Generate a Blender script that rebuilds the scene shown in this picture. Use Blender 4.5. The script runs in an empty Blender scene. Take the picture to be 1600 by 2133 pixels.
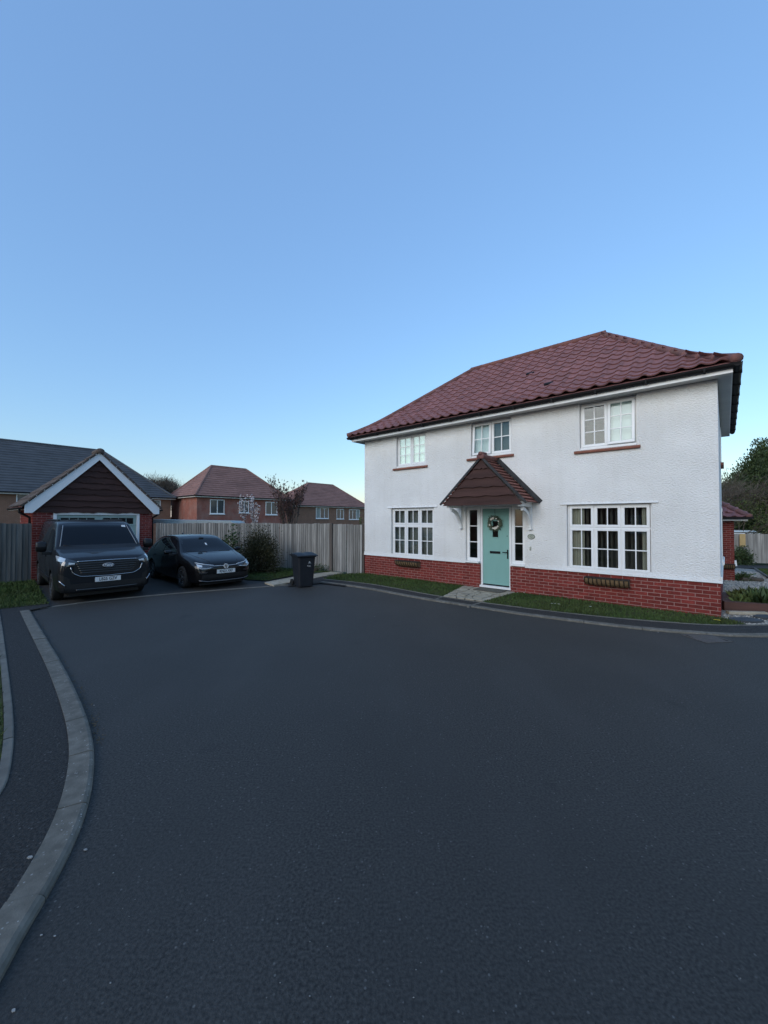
import bpy, bmesh, math, random
import numpy as np
from mathutils import Matrix, Vector
from mathutils.bvhtree import BVHTree
R = math.radians
random.seed(7); rng = np.random.default_rng(7)
S = bpy.context.scene
# ------------------------------------------------------------------ camera, sky, sun, exposure
FPX, EYE = 821.0, 1.9
PITCH = math.atan(15.5 / FPX)
cam = bpy.data.cameras.new('camera'); cam.sensor_fit = 'HORIZONTAL'; cam.sensor_width = 36
cam.lens = FPX / 1600 * 36; cam.clip_end = 2000; cam.clip_start = .05
co = bpy.data.objects.new('camera', cam); S.collection.objects.link(co)
co.location = (0, 0, EYE); co.rotation_euler = (R(90) + PITCH, 0, 0); S.camera = co
SUN_AZ = R(218)      # compass bearing of the glow, clockwise from +Y
SUN_EL = R(12)
w = bpy.data.worlds.new('World'); S.world = w; w.use_nodes = True
wn, wl = w.node_tree.nodes, w.node_tree.links
sky = wn.new('ShaderNodeTexSky'); sky.sky_type = 'NISHITA'; sky.sun_disc = False
sky.sun_elevation = SUN_EL; sky.sun_rotation = SUN_AZ
sky.air_density = 1.5; sky.dust_density = 0.1; sky.ozone_density = 4.0; sky.altitude = 0
bg = wn['Background']; bg.inputs[1].default_value = 0.15
sm_ = wn.new('ShaderNodeMix'); sm_.data_type = 'RGBA'; sm_.inputs['Factor'].default_value = .872   # thin even twilight veil over the sky
sm_.inputs['B'].default_value = (.102, .190, .378, 1); wl.new(sky.outputs[0], sm_.inputs['A'])
wl.new(sm_.outputs['Result'], bg.inputs[0])
sl = bpy.data.lights.new('sun', 'SUN'); sl.energy = .22; sl.angle = R(45); sl.color = (1, .93, .84)
so = bpy.data.objects.new('sun', sl); S.collection.objects.link(so)
LEL = R(22)
sd = Vector((math.sin(SUN_AZ) * math.cos(LEL), math.cos(SUN_AZ) * math.cos(LEL), math.sin(LEL)))
so.rotation_euler = (-sd).to_track_quat('-Z', 'Y').to_euler(); so.location = sd * 60
vs = S.view_settings; vs.view_transform = 'Standard'; vs.look = 'None'; vs.gamma = 1; vs.exposure = 3.13
# ------------------------------------------------------------------ measuring helpers
def ray(px, py):
    x = (px - 800) / FPX; y = (1066.5 - py) / FPX; c, s = math.cos(PITCH), math.sin(PITCH)
    return Vector((x, c - y * s, s + y * c))
def G(px, py, z=0.0):
    d = ray(px, py); t = (z - EYE) / d.z; return Vector((d.x * t, d.y * t, z))
def GD(px, depth):                      # ground position on a bearing, at a depth
    return Vector(((px - 800) / FPX * depth, depth, 0))
TH = R(40.9)
U = Vector((math.cos(TH), -math.sin(TH), 0)); N = Vector((math.sin(TH), math.cos(TH), 0))
C0 = Vector((-0.673, 13.677, 0))
def terr(x, y):                         # height of the ground away from the close
    nn = x * N.x + y * N.y - C0.dot(N); uu = x * U.x + y * U.y
    z = -0.042 * min(max(0, nn - .6), 24)
    t = min(max((-uu - 23) / 8, 0), 1)
    return min(z, -.7 * t * t * (3 - 2 * t))
# ------------------------------------------------------------------ mesh helpers
class MB:
    def __init__(s): s.v = []; s.f = []; s.m = None
    def add(s, vs, fs, M=None):
        k = len(s.v)
        s.v += [tuple(M @ Vector(p)) for p in vs] if M is not None else [tuple(p) for p in vs]
        s.f += [tuple(i + k for i in f) for f in fs]; return s
    def box(s, x0, x1, y0, y1, z0, z1, M=None):
        v = [(x, y, z) for x in (x0, x1) for y in (y0, y1) for z in (z0, z1)]
        return s.add(v, [(0, 1, 3, 2), (4, 6, 7, 5), (0, 4, 5, 1), (2, 3, 7, 6), (0, 2, 6, 4), (1, 5, 7, 3)], M)
    def prism(s, poly, axis, lo, hi, M=None):
        n = len(poly)
        def P(p, t): return (t, p[0], p[1]) if axis == 'x' else (p[0], t, p[1]) if axis == 'y' else (p[0], p[1], t)
        v = [P(p, lo) for p in poly] + [P(p, hi) for p in poly]
        f = [tuple(range(n))[::-1], tuple(range(n, 2 * n))] + [(i, (i + 1) % n, n + (i + 1) % n, n + i) for i in range(n)]
        return s.add(v, f, M)
    def tube(s, path, r, n=8, caps=True, M=None):
        P = [Vector(p) for p in path]; k = len(P); rr = r if isinstance(r, (list, tuple)) else [r] * k
        v = []; f = []; ref = None
        for i in range(k):
            t = (P[min(i + 1, k - 1)] - P[max(i - 1, 0)]).normalized()
            if ref is None: ref = Vector((0, 0, 1)) if abs(t.z) < .9 else Vector((1, 0, 0))
            a = (ref - t * ref.dot(t)).normalized(); b = t.cross(a); ref = a
            v += [P[i] + (a * math.cos(2 * math.pi * j / n) + b * math.sin(2 * math.pi * j / n)) * rr[i] for j in range(n)]
        for i in range(k - 1):
            f += [(i * n + j, i * n + (j + 1) % n, (i + 1) * n + (j + 1) % n, (i + 1) * n + j) for j in range(n)]
        if caps: f += [tuple(range(n))[::-1], tuple(range((k - 1) * n, k * n))]
        return s.add(v, f, M)
    def lathe(s, prof, n=24, M=None):       # profile (radius, height) about z
        v = []; f = []; k = len(prof)
        for j in range(n):
            a = 2 * math.pi * j / n; v += [(r * math.cos(a), r * math.sin(a), z) for r, z in prof]
        for j in range(n):
            for i in range(k - 1):
                f.append((j * k + i, ((j + 1) % n) * k + i, ((j + 1) % n) * k + i + 1, j * k + i + 1))
        return s.add(v, f, M)
    def grid(s, rows, M=None):              # rows of points -> sheet
        nr, nc = len(rows), len(rows[0]); v = [p for r in rows for p in r]
        return s.add(v, [(i * nc + j, i * nc + j + 1, (i + 1) * nc + j + 1, (i + 1) * nc + j) for i in range(nr - 1) for j in range(nc - 1)], M)
    def mesh(s, name, mat=None, smooth=False):
        me = bpy.data.meshes.new(name); me.from_pydata(s.v, [], s.f)
        bm = bmesh.new(); bm.from_mesh(me); bmesh.ops.recalc_face_normals(bm, faces=bm.faces); bm.to_mesh(me); bm.free()
        if mat: me.materials.append(mat)
        if smooth: me.polygons.foreach_set('use_smooth', [True] * len(me.polygons))
        return me
    def build(s, name, mat, parent=None, smooth=False, bevel=0, M=None, kind=None):
        o = link(name, s.mesh(name, mat, smooth), parent, M)
        if bevel:
            b = o.modifiers.new('b', 'BEVEL'); b.width = bevel; b.segments = 2; b.limit_method = 'ANGLE'; b.angle_limit = R(40)
        if kind: o['kind'] = kind
        return o
def link(name, me, parent=None, M=None):
    o = bpy.data.objects.new(name, me); S.collection.objects.link(o)
    if parent is not None: o.parent = parent
    if M is not None: o.matrix_local = M
    return o
def tag(o, label, cat, group=None):
    o['label'] = label; o['category'] = cat
    if group: o['group'] = group
    return o
def thing(name, label, cat, loc=(0, 0, 0), rz=0.0, group=None):
    o = link(name, None); o.location = loc; o.rotation_euler = (0, 0, rz); o.empty_display_size = .1
    return tag(o, label, cat, group)
def struct(o): o['kind'] = 'structure'; return o
def T(x, y, z): return Matrix.Translation((x, y, z))
def Rx(a): return Matrix.Rotation(a, 4, 'X')
def Ry(a): return Matrix.Rotation(a, 4, 'Y')
def Rz(a): return Matrix.Rotation(a, 4, 'Z')
def text_mb(txt, size, depth=.0015, bold=0.0, xscale=1.0):   # lettering as mesh, centred, lying in x/z, facing -y
    c = bpy.data.curves.new('lettering', 'FONT'); c.body = txt; c.size = size; c.extrude = depth; c.offset = bold
    c.align_x = 'CENTER'; c.align_y = 'CENTER'; c.resolution_u = 2
    o = bpy.data.objects.new('tmp', c); S.collection.objects.link(o)
    bpy.context.view_layer.update()
    me = bpy.data.meshes.new_from_object(o.evaluated_get(bpy.context.evaluated_depsgraph_get()))
    m = MB(); m.add([(v.co.x * xscale, -v.co.z, v.co.y) for v in me.vertices], [tuple(p.vertices) for p in me.polygons])
    bpy.data.objects.remove(o); return m
# ------------------------------------------------------------------ materials
def mat(name, c1, c2=None, scale=3.0, rough=.7, bump=0, bscale=60, spec=.5, metal=0, coat=0, rnd=0, coords='Object',
        stretch=(1, 1, 1), c3=None, c3scale=.6, c3amt=.5, speck=None, detail=4, bdist=.01, alpha=None):
    m = bpy.data.materials.new(name); m.use_nodes = True
    nt = m.node_tree; n = nt.nodes; l = nt.links; b = n['Principled BSDF']
    b.inputs['Roughness'].default_value = rough; b.inputs['Metallic'].default_value = metal
    b.inputs['Specular IOR Level'].default_value = spec; b.inputs['Coat Weight'].default_value = coat
    b.inputs['Coat Roughness'].default_value = .03
    c2 = c2 or c1
    tc = n.new('ShaderNodeTexCoord'); mp = n.new('ShaderNodeMapping'); mp.inputs['Scale'].default_value = stretch
    if coords == 'World':
        ge = n.new('ShaderNodeNewGeometry'); l.new(ge.outputs['Position'], mp.inputs[0])
    else: l.new(tc.outputs[coords], mp.inputs[0])
    if rnd:
        oi = n.new('ShaderNodeObjectInfo'); ad = n.new('ShaderNodeVectorMath'); ad.operation = 'MULTIPLY_ADD'
        cx = n.new('ShaderNodeCombineXYZ')
        for i in range(3): l.new(oi.outputs['Random'], cx.inputs[i])
        l.new(cx.outputs[0], ad.inputs[0]); ad.inputs[1].default_value = (37, 53, 71); l.new(mp.outputs[0], ad.inputs[2])
        vec = ad.outputs[0]
    else: vec = mp.outputs[0]
    nz = n.new('ShaderNodeTexNoise'); nz.inputs['Scale'].default_value = scale; nz.inputs['Detail'].default_value = detail
    l.new(vec, nz.inputs['Vector'])
    rp = n.new('ShaderNodeValToRGB'); rp.color_ramp.elements[0].position = .32; rp.color_ramp.elements[1].position = .68
    rp.color_ramp.elements[0].color = (*c1, 1); rp.color_ramp.elements[1].color = (*c2, 1); l.new(nz.outputs['Fac'], rp.inputs[0])
    col = rp.outputs[0]
    def mix(a, bcol, fac, typ='MIX'):
        x = n.new('ShaderNodeMix'); x.data_type = 'RGBA'; x.blend_type = typ
        l.new(a, x.inputs['A'])
        if isinstance(bcol, tuple): x.inputs['B'].default_value = (*bcol, 1)
        else: l.new(bcol, x.inputs['B'])
        if isinstance(fac, (int, float)): x.inputs['Factor'].default_value = fac
        else: l.new(fac, x.inputs['Factor'])
        return x.outputs['Result']
    if c3:
        n3 = n.new('ShaderNodeTexNoise'); n3.inputs['Scale'].default_value = c3scale; n3.inputs['Detail'].default_value = 5; l.new(vec, n3.inputs['Vector'])
        r3 = n.new('ShaderNodeMapRange'); r3.inputs[1].default_value = .45; r3.inputs[2].default_value = .7; r3.inputs[4].default_value = c3amt
        l.new(n3.outputs['Fac'], r3.inputs[0]); col = mix(col, c3, r3.outputs[0])
    if speck:
        sc, thr, sc_col = speck
        vo = n.new('ShaderNodeTexVoronoi'); vo.inputs['Scale'].default_value = sc; l.new(vec, vo.inputs['Vector'])
        sx = n.new('ShaderNodeSeparateColor'); l.new(vo.outputs['Color'], sx.inputs[0])
        m1 = n.new('ShaderNodeMath'); m1.operation = 'GREATER_THAN'; m1.inputs[1].default_value = thr; l.new(sx.outputs[0], m1.inputs[0])
        m2 = n.new('ShaderNodeMath'); m2.operation = 'LESS_THAN'; m2.inputs[1].default_value = .35; l.new(vo.outputs['Distance'], m2.inputs[0])
        m3 = n.new('ShaderNodeMath'); m3.operation = 'MULTIPLY'; l.new(m1.outputs[0], m3.inputs[0]); l.new(m2.outputs[0], m3.inputs[1])
        m4 = n.new('ShaderNodeMath'); m4.operation = 'MULTIPLY'; l.new(m3.outputs[0], m4.inputs[0]); l.new(sx.outputs[1], m4.inputs[1])
        col = mix(col, sc_col, m4.outputs[0])
    if rnd:
        hs = n.new('ShaderNodeHueSaturation'); l.new(col, hs.inputs['Color'])
        at = n.new('ShaderNodeAttribute'); at.attribute_name = 'rnd'
        sm = n.new('ShaderNodeMath'); sm.operation = 'ADD'; l.new(oi.outputs['Random'], sm.inputs[0]); l.new(at.outputs['Fac'], sm.inputs[1])
        fr = n.new('ShaderNodeMath'); fr.operation = 'FRACT'; l.new(sm.outputs[0], fr.inputs[0])
        mr = n.new('ShaderNodeMapRange'); mr.inputs[3].default_value = 1 - rnd; mr.inputs[4].default_value = 1 + rnd
        l.new(fr.outputs[0], mr.inputs[0]); l.new(mr.outputs[0], hs.inputs['Value']); col = hs.outputs[0]
    l.new(col, b.inputs['Base Color'])
    if bump:
        nb = n.new('ShaderNodeTexNoise'); nb.inputs['Scale'].default_value = bscale; nb.inputs['Detail'].default_value = 3; l.new(vec, nb.inputs['Vector'])
        bp = n.new('ShaderNodeBump'); bp.inputs['Strength'].default_value = bump; bp.inputs['Distance'].default_value = bdist
        l.new(nb.outputs['Fac'], bp.inputs['Height']); l.new(bp.outputs[0], b.inputs['Normal'])
    return m
def glass_mat(name, tint=(.9, .95, .95), refl=1.0, ripple=0):
    m = bpy.data.materials.new(name); m.use_nodes = True; n = m.node_tree.nodes; l = m.node_tree.links
    n.remove(n['Principled BSDF']); out = n['Material Output']
    tr = n.new('ShaderNodeBsdfTransparent'); tr.inputs[0].default_value = (*tint, 1)
    gl = n.new('ShaderNodeBsdfGlossy'); gl.inputs['Roughness'].default_value = .01
    fr = n.new('ShaderNodeFresnel'); fr.inputs[0].default_value = 1.5
    mu = n.new('ShaderNodeMath'); mu.operation = 'MULTIPLY'; mu.inputs[1].default_value = refl; l.new(fr.outputs[0], mu.inputs[0])
    mx = n.new('ShaderNodeMixShader'); l.new(mu.outputs[0], mx.inputs[0]); l.new(tr.outputs[0], mx.inputs[1]); l.new(gl.outputs[0], mx.inputs[2])
    if ripple:
        tc = n.new('ShaderNodeTexCoord'); nz = n.new('ShaderNodeTexNoise'); nz.inputs['Scale'].default_value = 5; l.new(tc.outputs['Object'], nz.inputs['Vector'])
        bp = n.new('ShaderNodeBump'); bp.inputs['Strength'].default_value = ripple; bp.inputs['Distance'].default_value = .02
        l.new(nz.outputs['Fac'], bp.inputs['Height']); l.new(bp.outputs[0], gl.inputs['Normal'])
    l.new(mx.outputs[0], out.inputs[0]); return m
M = {}
M['asphalt'] = mat('asphalt', (.0115, .0109, .0100), (.054, .0512, .0465), 66, .76, .7, 120, spec=.45, coords='World', c3=(.035, .0335, .031), c3scale=.45, c3amt=.6, speck=(66, .95, (.12, .117, .11)), bdist=.0055)
M['footway'] = mat('footway_tarmac', (.012, .0115, .011), (.040, .0385, .0365), 55, .85, 1.0, 75, spec=.35, coords='World', c3=(.026, .025, .024), c3scale=.9, c3amt=.4, speck=(55, .9, (.11, .105, .10)), bdist=.010)
M['kerb'] = mat('concrete_kerb', (.118, .109, .091), (.180, .166, .139), 14, .88, .7, 90, spec=.3, coords='World', rnd=.05, c3=(.08, .075, .064), c3scale=4, c3amt=.5, speck=(70, .9, (.35, .34, .32)), bdist=.003)
M['edging'] = mat('concrete_edging', (.115, .108, .093), (.165, .155, .133), 8, .85, .3, 120, spec=.3, rnd=.12, coords='World')
M['render'] = mat('white_render', (.73, .725, .71), (.80, .795, .78), 1.2, .85, 1.0, 36, spec=.2, c3=(.66, .65, .625), c3scale=.7, c3amt=.55, stretch=(.8, 1, 1.0), bdist=.026, detail=3)
def streaks(m, amt=.12, sc=(7, 7, .35), lo=.45, hi=.75, dark=(.45, .43, .38)):
    nt = m.node_tree; n = nt.nodes; l = nt.links; b = n['Principled BSDF']; src = b.inputs['Base Color'].links[0].from_socket
    tc = n.new('ShaderNodeTexCoord'); mp = n.new('ShaderNodeMapping'); mp.inputs['Scale'].default_value = sc; l.new(tc.outputs['Object'], mp.inputs[0])
    nz = n.new('ShaderNodeTexNoise'); nz.inputs['Scale'].default_value = 1; nz.inputs['Detail'].default_value = 6; l.new(mp.outputs[0], nz.inputs['Vector'])
    mr = n.new('ShaderNodeMapRange'); mr.inputs[1].default_value = lo; mr.inputs[2].default_value = hi; mr.inputs[4].default_value = amt; l.new(nz.outputs['Fac'], mr.inputs[0])
    mx = n.new('ShaderNodeMix'); mx.data_type = 'RGBA'; l.new(mr.outputs[0], mx.inputs['Factor']); l.new(src, mx.inputs['A']); mx.inputs['B'].default_value = (*dark, 1); l.new(mx.outputs['Result'], b.inputs['Base Color'])
streaks(M['render'], .09); streaks(M['asphalt'], .32, (.5, .5, .5), .46, .66, (.0165, .016, .015)); streaks(M['asphalt'], .25, (1.3, .35, 1), .5, .68, (.052, .050, .047)); streaks(M['asphalt'], .5, (1.1, 1.1, 1), .66, .71, (.012, .0115, .011)); streaks(M['kerb'], .25, (3, 3, 3), .5, .7, (.06, .057, .048))
M['brick'] = mat('red_brick', (.145, .024, .020), (.21, .036, .029), 14, .88, .35, 90, spec=.25, rnd=.22, c3=(.085, .024, .02), c3scale=6, c3amt=.35, bdist=.004)
M['mortar'] = mat('mortar', (.27, .15, .135), (.34, .195, .17), 20, .95, .3, 120, spec=.2)
M['tile'] = mat('plum_roof_tile', (.20, .088, .085), (.28, .128, .123), 10, .8, .3, 120, spec=.35, rnd=.11, c3=(.14, .072, .073), c3scale=2.2, c3amt=.5, bdist=.004)
M['ridge'] = mat('ridge_tile', (.15, .066, .06), (.20, .092, .082), 8, .8, .3, 100, spec=.3, rnd=.15, c3=(.11, .065, .045), c3scale=2.2, c3amt=.5)
M['white'] = mat('white_plastic', (.76, .77, .77), (.80, .80, .80), 4, .35, spec=.45)
M['whitewood'] = mat('white_painted_wood', (.70, .71, .70), (.78, .78, .77), 6, .5, .1, 50)
M['soffit'] = mat('soffit_board', (.55, .55, .54), (.62, .62, .6), 2, .6)
M['black'] = mat('black_plastic', (.007, .007, .008), (.010, .010, .011), 8, .65, spec=.2)
M['sill'] = mat('clay_sill_tile', (.20, .075, .05), (.28, .11, .07), 12, .8, .3, 80, c3=(.14, .055, .04), c3scale=5)
M['teal'] = mat('teal_door_paint', (.19, .37, .335), (.20, .385, .35), 5, .5, .06, 90, spec=.35, stretch=(1, 1, .15))
M['darkwood'] = mat('dark_stained_board', (.040, .019, .016), (.064, .031, .026), 7, .75, .4, 30, rnd=.15, stretch=(.12, 1, 1), spec=.25)
M['lead'] = mat('lead_flashing', (.030, .031, .033), (.052, .053, .056), 5, .75, .2, 30, spec=.2)
M['plaintile'] = mat('plain_clay_tile', (.17, .062, .048), (.25, .095, .07), 15, .85, .3, 90, rnd=.22)
M['glass'] = glass_mat('window_glass')
M['obscure'] = glass_mat('rippled_glass', ripple=.25)
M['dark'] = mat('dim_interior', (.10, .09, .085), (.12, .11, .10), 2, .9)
M['blind'] = mat('pale_blind', (.34, .34, .33), (.40, .40, .38), 6, .8)
M['curtain'] = mat('beige_curtain', (.36, .32, .27), (.44, .40, .33), 6, .9, .2, 30, stretch=(1, 1, .1))
M['fence'] = mat('weathered_fence_board', (.19, .183, .17), (.33, .318, .298), 9, .9, .5, 60, rnd=.22, stretch=(1.6, 1.6, .12), c3=(.075, .072, .068), c3scale=2, c3amt=.6, spec=.2, bdist=.006)
M['post'] = mat('fence_post', (.085, .07, .06), (.13, .11, .095), 6, .9, .4, 40, stretch=(1, 1, .15))
M['slab'] = mat('paving_slab', (.30, .265, .20), (.42, .375, .295), 10, .9, .5, 60, rnd=.12, coords='World', c3=(.17, .15, .115), c3scale=4, c3amt=.6, spec=.25, bdist=.006)
M['joint'] = mat('path_joint', (.035, .033, .026), (.06, .055, .042), 12, .95, .4, 60, coords='World')
M['soil'] = mat('lawn_soil', (.035, .045, .018), (.05, .065, .022), 3, .95, .5, 40, coords='World', c3=(.07, .06, .035), c3scale=1.2, c3amt=.6, spec=.15)
M['terrain'] = mat('terrain', (.05, .06, .03), (.065, .08, .035), .6, .95, .3, 20, coords='World', spec=.15)
M['grass'] = mat('grass', (.040, .070, .018), (.074, .112, .032), 1.2, .75, coords='World', spec=.2, c3=(.08, .078, .03), c3scale=.9, c3amt=.5)
# ------------------------------------------------------------------ the setting
def resample(pts, step):
    P = [Vector(p) for p in pts]
    for _ in range(2):                      # corner cutting for smooth bends
        Q = [P[0]]
        for a, b in zip(P, P[1:]): Q += [a * .75 + b * .25, a * .25 + b * .75]
        P = Q + [P[-1]]
    L = [0]
    for a, b in zip(P, P[1:]): L.append(L[-1] + (b - a).length)
    k = max(2, int(L[-1] / step) + 1); out = []
    j = 0
    for i in range(k):
        t = L[-1] * i / (k - 1)
        while j < len(P) - 2 and L[j + 1] < t: j += 1
        f = (t - L[j]) / max(1e-9, L[j + 1] - L[j]); out.append(P[j].lerp(P[j + 1], f))
    return out
def offs(P, d):                             # offset to the left of travel
    o = []
    for i in range(len(P)):
        t = (P[min(i + 1, len(P) - 1)] - P[max(i - 1, 0)]); t.z = 0; t.normalize()
        o.append(P[i] + Vector((-t.y, t.x, 0)) * d)
    return o
def stones(root, name, pts, width, z0, z1, ln, mt, chamfer=.02):
    P = resample(pts, .1); W2 = offs(P, width); per = max(2, int(ln / .1)); i = 0
    while i < len(P) - 1:
        j = min(i + per, len(P) - 1)
        if len(P) - 1 - j < 2: j = len(P) - 1
        A, B = P[i:j + 1], W2[i:j + 1]
        def cut(Q):
            Q = [q.copy() for q in Q]
            Q[0] += (Q[1] - Q[0]).normalized() * .004; Q[-1] += (Q[-2] - Q[-1]).normalized() * .004; return Q
        A, B = cut(A), cut(B); m = MB(); dz = random.uniform(-.004, .004); rows = []
        for a, b in zip(A, B):
            e = (b - a).normalized() * chamfer
            rows.append([(a.x, a.y, z0), (a.x, a.y, z1 + dz - chamfer * .8), (a.x + e.x * .4, a.y + e.y * .4, z1 + dz - chamfer * .25), (a.x + e.x, a.y + e.y, z1 + dz), (b.x, b.y, z1 + dz), (b.x, b.y, z0)])
        m.grid(rows); m.f += [tuple(range(6)), tuple(range(len(m.v) - 6, len(m.v)))[::-1]]
        m.build(name, mt, root); i = j
def poly_sheet(name, pts, z, mt, parent=None):
    m = MB(); m.add([(p[0], p[1], z) for p in pts], [tuple(range(len(pts)))]); return m.build(name, mt, parent)
def hgrid(name, fn, nu, nv, zoff, mt):      # sheet draped on the terrain; fn(s, t) -> (x, y)
    m = MB(); m.grid([[(lambda p: (p[0], p[1], terr(p[0], p[1]) + zoff))(fn(i / nu, j / nv)) for j in range(nv + 1)] for i in range(nu + 1)])
    return m.build(name, mt)
def HW(a, b, z=0): return C0 + U * a + N * b + Vector((0, 0, z))

struct(hgrid('ground', lambda s, t: ((s - .5) * 300, (t - .35) * 300), 150, 150, -.16, M['terrain']))
K1 = [G(*p) for p in [(667, 1214), (745, 1224), (820, 1238), (890, 1251), (975, 1264), (1060, 1278), (1140, 1289), (1270, 1305), (1360, 1315), (1435, 1321), (1530, 1327), (1600, 1328), (1720, 1322)]]
K2 = [G(*p, .03) for p in [(672, 1206), (770, 1216), (840, 1229), (905, 1241), (990, 1254), (1140, 1273), (1300, 1290), (1435, 1300), (1500, 1303), (1600, 1303), (1720, 1299)]]
L1 = [G(*p) for p in [(63, 1273.5), (88, 1317), (138, 1399), (180, 1491), (195, 1550), (197, 1596), (190.6, 1654.7), (171.7, 1721.7), (142, 1788.7), (96, 1876.6), (50, 1952), (0, 2050), (-140, 2290)]]
E1 = [G(*p, .03) for p in [(-2, 1268), (4, 1300), (14.7, 1378), (25, 1458), (29, 1508), (28.5, 1558), (19, 1625), (0, 1659), (-60, 1745), (-190, 1920)]]
DE = [G(50, 1273), G(228, 1249), G(440, 1231), G(610, 1219), G(667, 1214)]
GARL, GARR = Vector((-10.84, 12.15, 0)), Vector((-8.64, 14.69, 0))
FC, FH = Vector((-4.06, 15.3, 0)), Vector((-.76, 13.66, 0))
struct(poly_sheet('road', [(-13, -25), (26, -25), (26, 5.2)] + [(p.x, p.y) for p in K1[::-1]] + [(FC.x, FC.y), (GARR.x, GARR.y), (GARL.x, GARL.y), (-13, 9.6)], 0, M['asphalt']))
# kerb stones
kr = struct(link('kerb_by_the_house', None)); stones(kr, 'kerb_stone', K1, .125, -.05, .034, .915, M['kerb'])
kl = struct(link('kerb_by_the_footway', None)); stones(kl, 'kerb_stone', L1[::-1], .16, -.05, .042, .78, M['kerb'], .03)
kd = struct(link('driveway_edge', None)); stones(kd, 'edging_stone', DE, .07, -.05, .016, .915, M['edging'], .006)
ke = struct(link('grass_edging', None)); stones(ke, 'edging_stone', E1[::-1], .065, -.05, .05, .9, M['edging'], .01)
k2 = struct(link('footway_edging', None)); stones(k2, 'edging_stone', K2, .045, -.05, .036, .915, M['edging'], .006)
# footways
def ribbon(name, A, B, z, mt, n=40):
    A = resample(A, .1); B = resample(B, .1)
    pick = lambda P, i: P[round(i * (len(P) - 1) / n)]
    m = MB(); m.grid([[(pick(A, i).x, pick(A, i).y, z), (pick(B, i).x, pick(B, i).y, z)] for i in range(n + 1)])
    return struct(m.build(name, mt))
ribbon('footway_by_the_house', offs(resample(K1, .1), .12), offs(resample(K2, .1), .004), .029, M['footway'], 60)
ribbon('footway', offs(resample(L1, .1), -.155), offs(resample(E1, .1), -.002), .034, M['footway'], 60)
m = MB(); m.add([tuple(G(x, y, .0335)) for x, y in [(-20, 1270), (101, 1257.5), (106, 1262), (50, 1273.2), (40, 1310), (-2, 1300)]], [(0, 1, 2, 3, 4, 5)]); struct(m.build('footway_end', M['footway']))
for p, q in (((902, 1250), (938, 1238)), ((975, 1263), (1010, 1253))):   # crossing strips in front of the path
    a, b = G(*p, .03), G(*q, .03); d = (b - a).normalized(); e = Vector((-d.y, d.x, 0)) * .025
    m = MB(); m.prism([(v.x, v.y) for v in (a - e, b - e, b + e, a + e)], 'z', .0, .0345); m.build('edging_stone', M['edging'], k2)
# lawns (bed of soil, then blades)
LAWNS = []
def lawn(name, pts, z=.03, h=.045, dens=900, follow=False, label=None):
    if follow:
        cx = sum(p[0] for p in pts) / len(pts); cy = sum(p[1] for p in pts) / len(pts)
        m = MB(); m.add([(p[0], p[1], terr(p[0], p[1]) + z) for p in pts], [tuple(range(len(pts)))]); struct(m.build(name + '_ground', M['soil']))
    else: struct(poly_sheet(name + '_ground', pts, z, M['soil']))
    LAWNS.append((name, [(p[0], p[1]) for p in pts], z, h, dens, follow, label))
gp = lambda *a: [tuple(G(x, y, .03))[:2] for x, y in a]
wall = lambda a, b=.012: tuple(HW(a, b))[:2]
K2s = offs(resample(K2, .15), .045)
pathL, pathR = 3.86, 5.42
q0, q1, q2, q3 = HW(pathL + .02, -.03), HW(pathR - .02, -.03), G(1006, 1254, .03), G(922, 1243, .03)
aq3, aq2 = (q3 - C0).dot(U), (q2 - C0).dot(U)
def k2seg(a0, a1):
    out = []
    for p in K2s:
        a = (p - C0).dot(U)
        if a0 <= a <= a1: out.append((p.x, p.y))
    return out
lawn('lawn_before_small_window', [wall(0), wall(pathL + .02), (q3.x, q3.y)] + k2seg(-1.6, aq3 - .02)[::-1] + gp((700, 1197)), .032, .05, 900, label='green grass verge below the left ground floor window')
lawn('lawn_before_big_window', [wall(pathR), wall(9.39)] + [tuple(HW(9.75, -.35))[:2]] + k2seg(aq2 + .02, 9.9)[::-1] + [(q2.x, q2.y)], .032, .05, 1100, label='green grass verge below the right ground floor window')
lawn('lawn_by_hedge', [(FC.x - 2.7, FC.y - .45), (FC.x, FC.y - .06), (-1.75, 14.1)] + gp((640, 1193), (555, 1209), (515, 1207)), .028, .05, 900, label='green grass patch behind the black hatchback and the bin')
lawn('lawn_by_garage', [(GARL.x + .2, GARL.y - .12), (-13.5, 8.9)] + gp((-90, 1279), (101, 1258)), .04, .06, 900, label='dark grass beside the driveway below the left fence')
lawn('lawn_at_left_edge', [tuple(v)[:2] for v in offs(resample(E1, .2), -.068)] + [(-9, 2), (-12, 8.5)], .04, .05, 700, label='grass strip at the left edge behind the concrete edging')
struct(poly_sheet('footway_corner', [tuple(G(x, y, .027))[:2] for x, y in ((600, 1221), (640, 1217.5), (668, 1214.5), (720, 1221), (720, 1207), (690, 1201), (672, 1200), (640, 1205), (600, 1212))], .026, M['footway']))
# slab path to the side gate
pth = struct(link('garden_path', None))
pa = [G(551, 1214, .03), G(612, 1202.5, .03), G(655, 1196, .03), G(690, 1191.5, .03)]; pb = [G(570, 1220, .03), G(640, 1207.5, .03), G(685, 1199, .03), G(716, 1193.5, .03)]
for i in range(3):
    k = 3
    for j in range(k):
        q = [pa[i].lerp(pa[i + 1], j / k), pa[i].lerp(pa[i + 1], (j + 1) / k), pb[i].lerp(pb[i + 1], (j + 1) / k), pb[i].lerp(pb[i + 1], j / k)]
        c = sum(q, Vector()) / 4; q = [c + (v - c) * .985 for v in q]
        MB().prism([(v.x, v.y) for v in q], 'z', .0, .046 + random.uniform(-.003, .003)).build('paving_slab', M['slab'], pth, bevel=.004)
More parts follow.
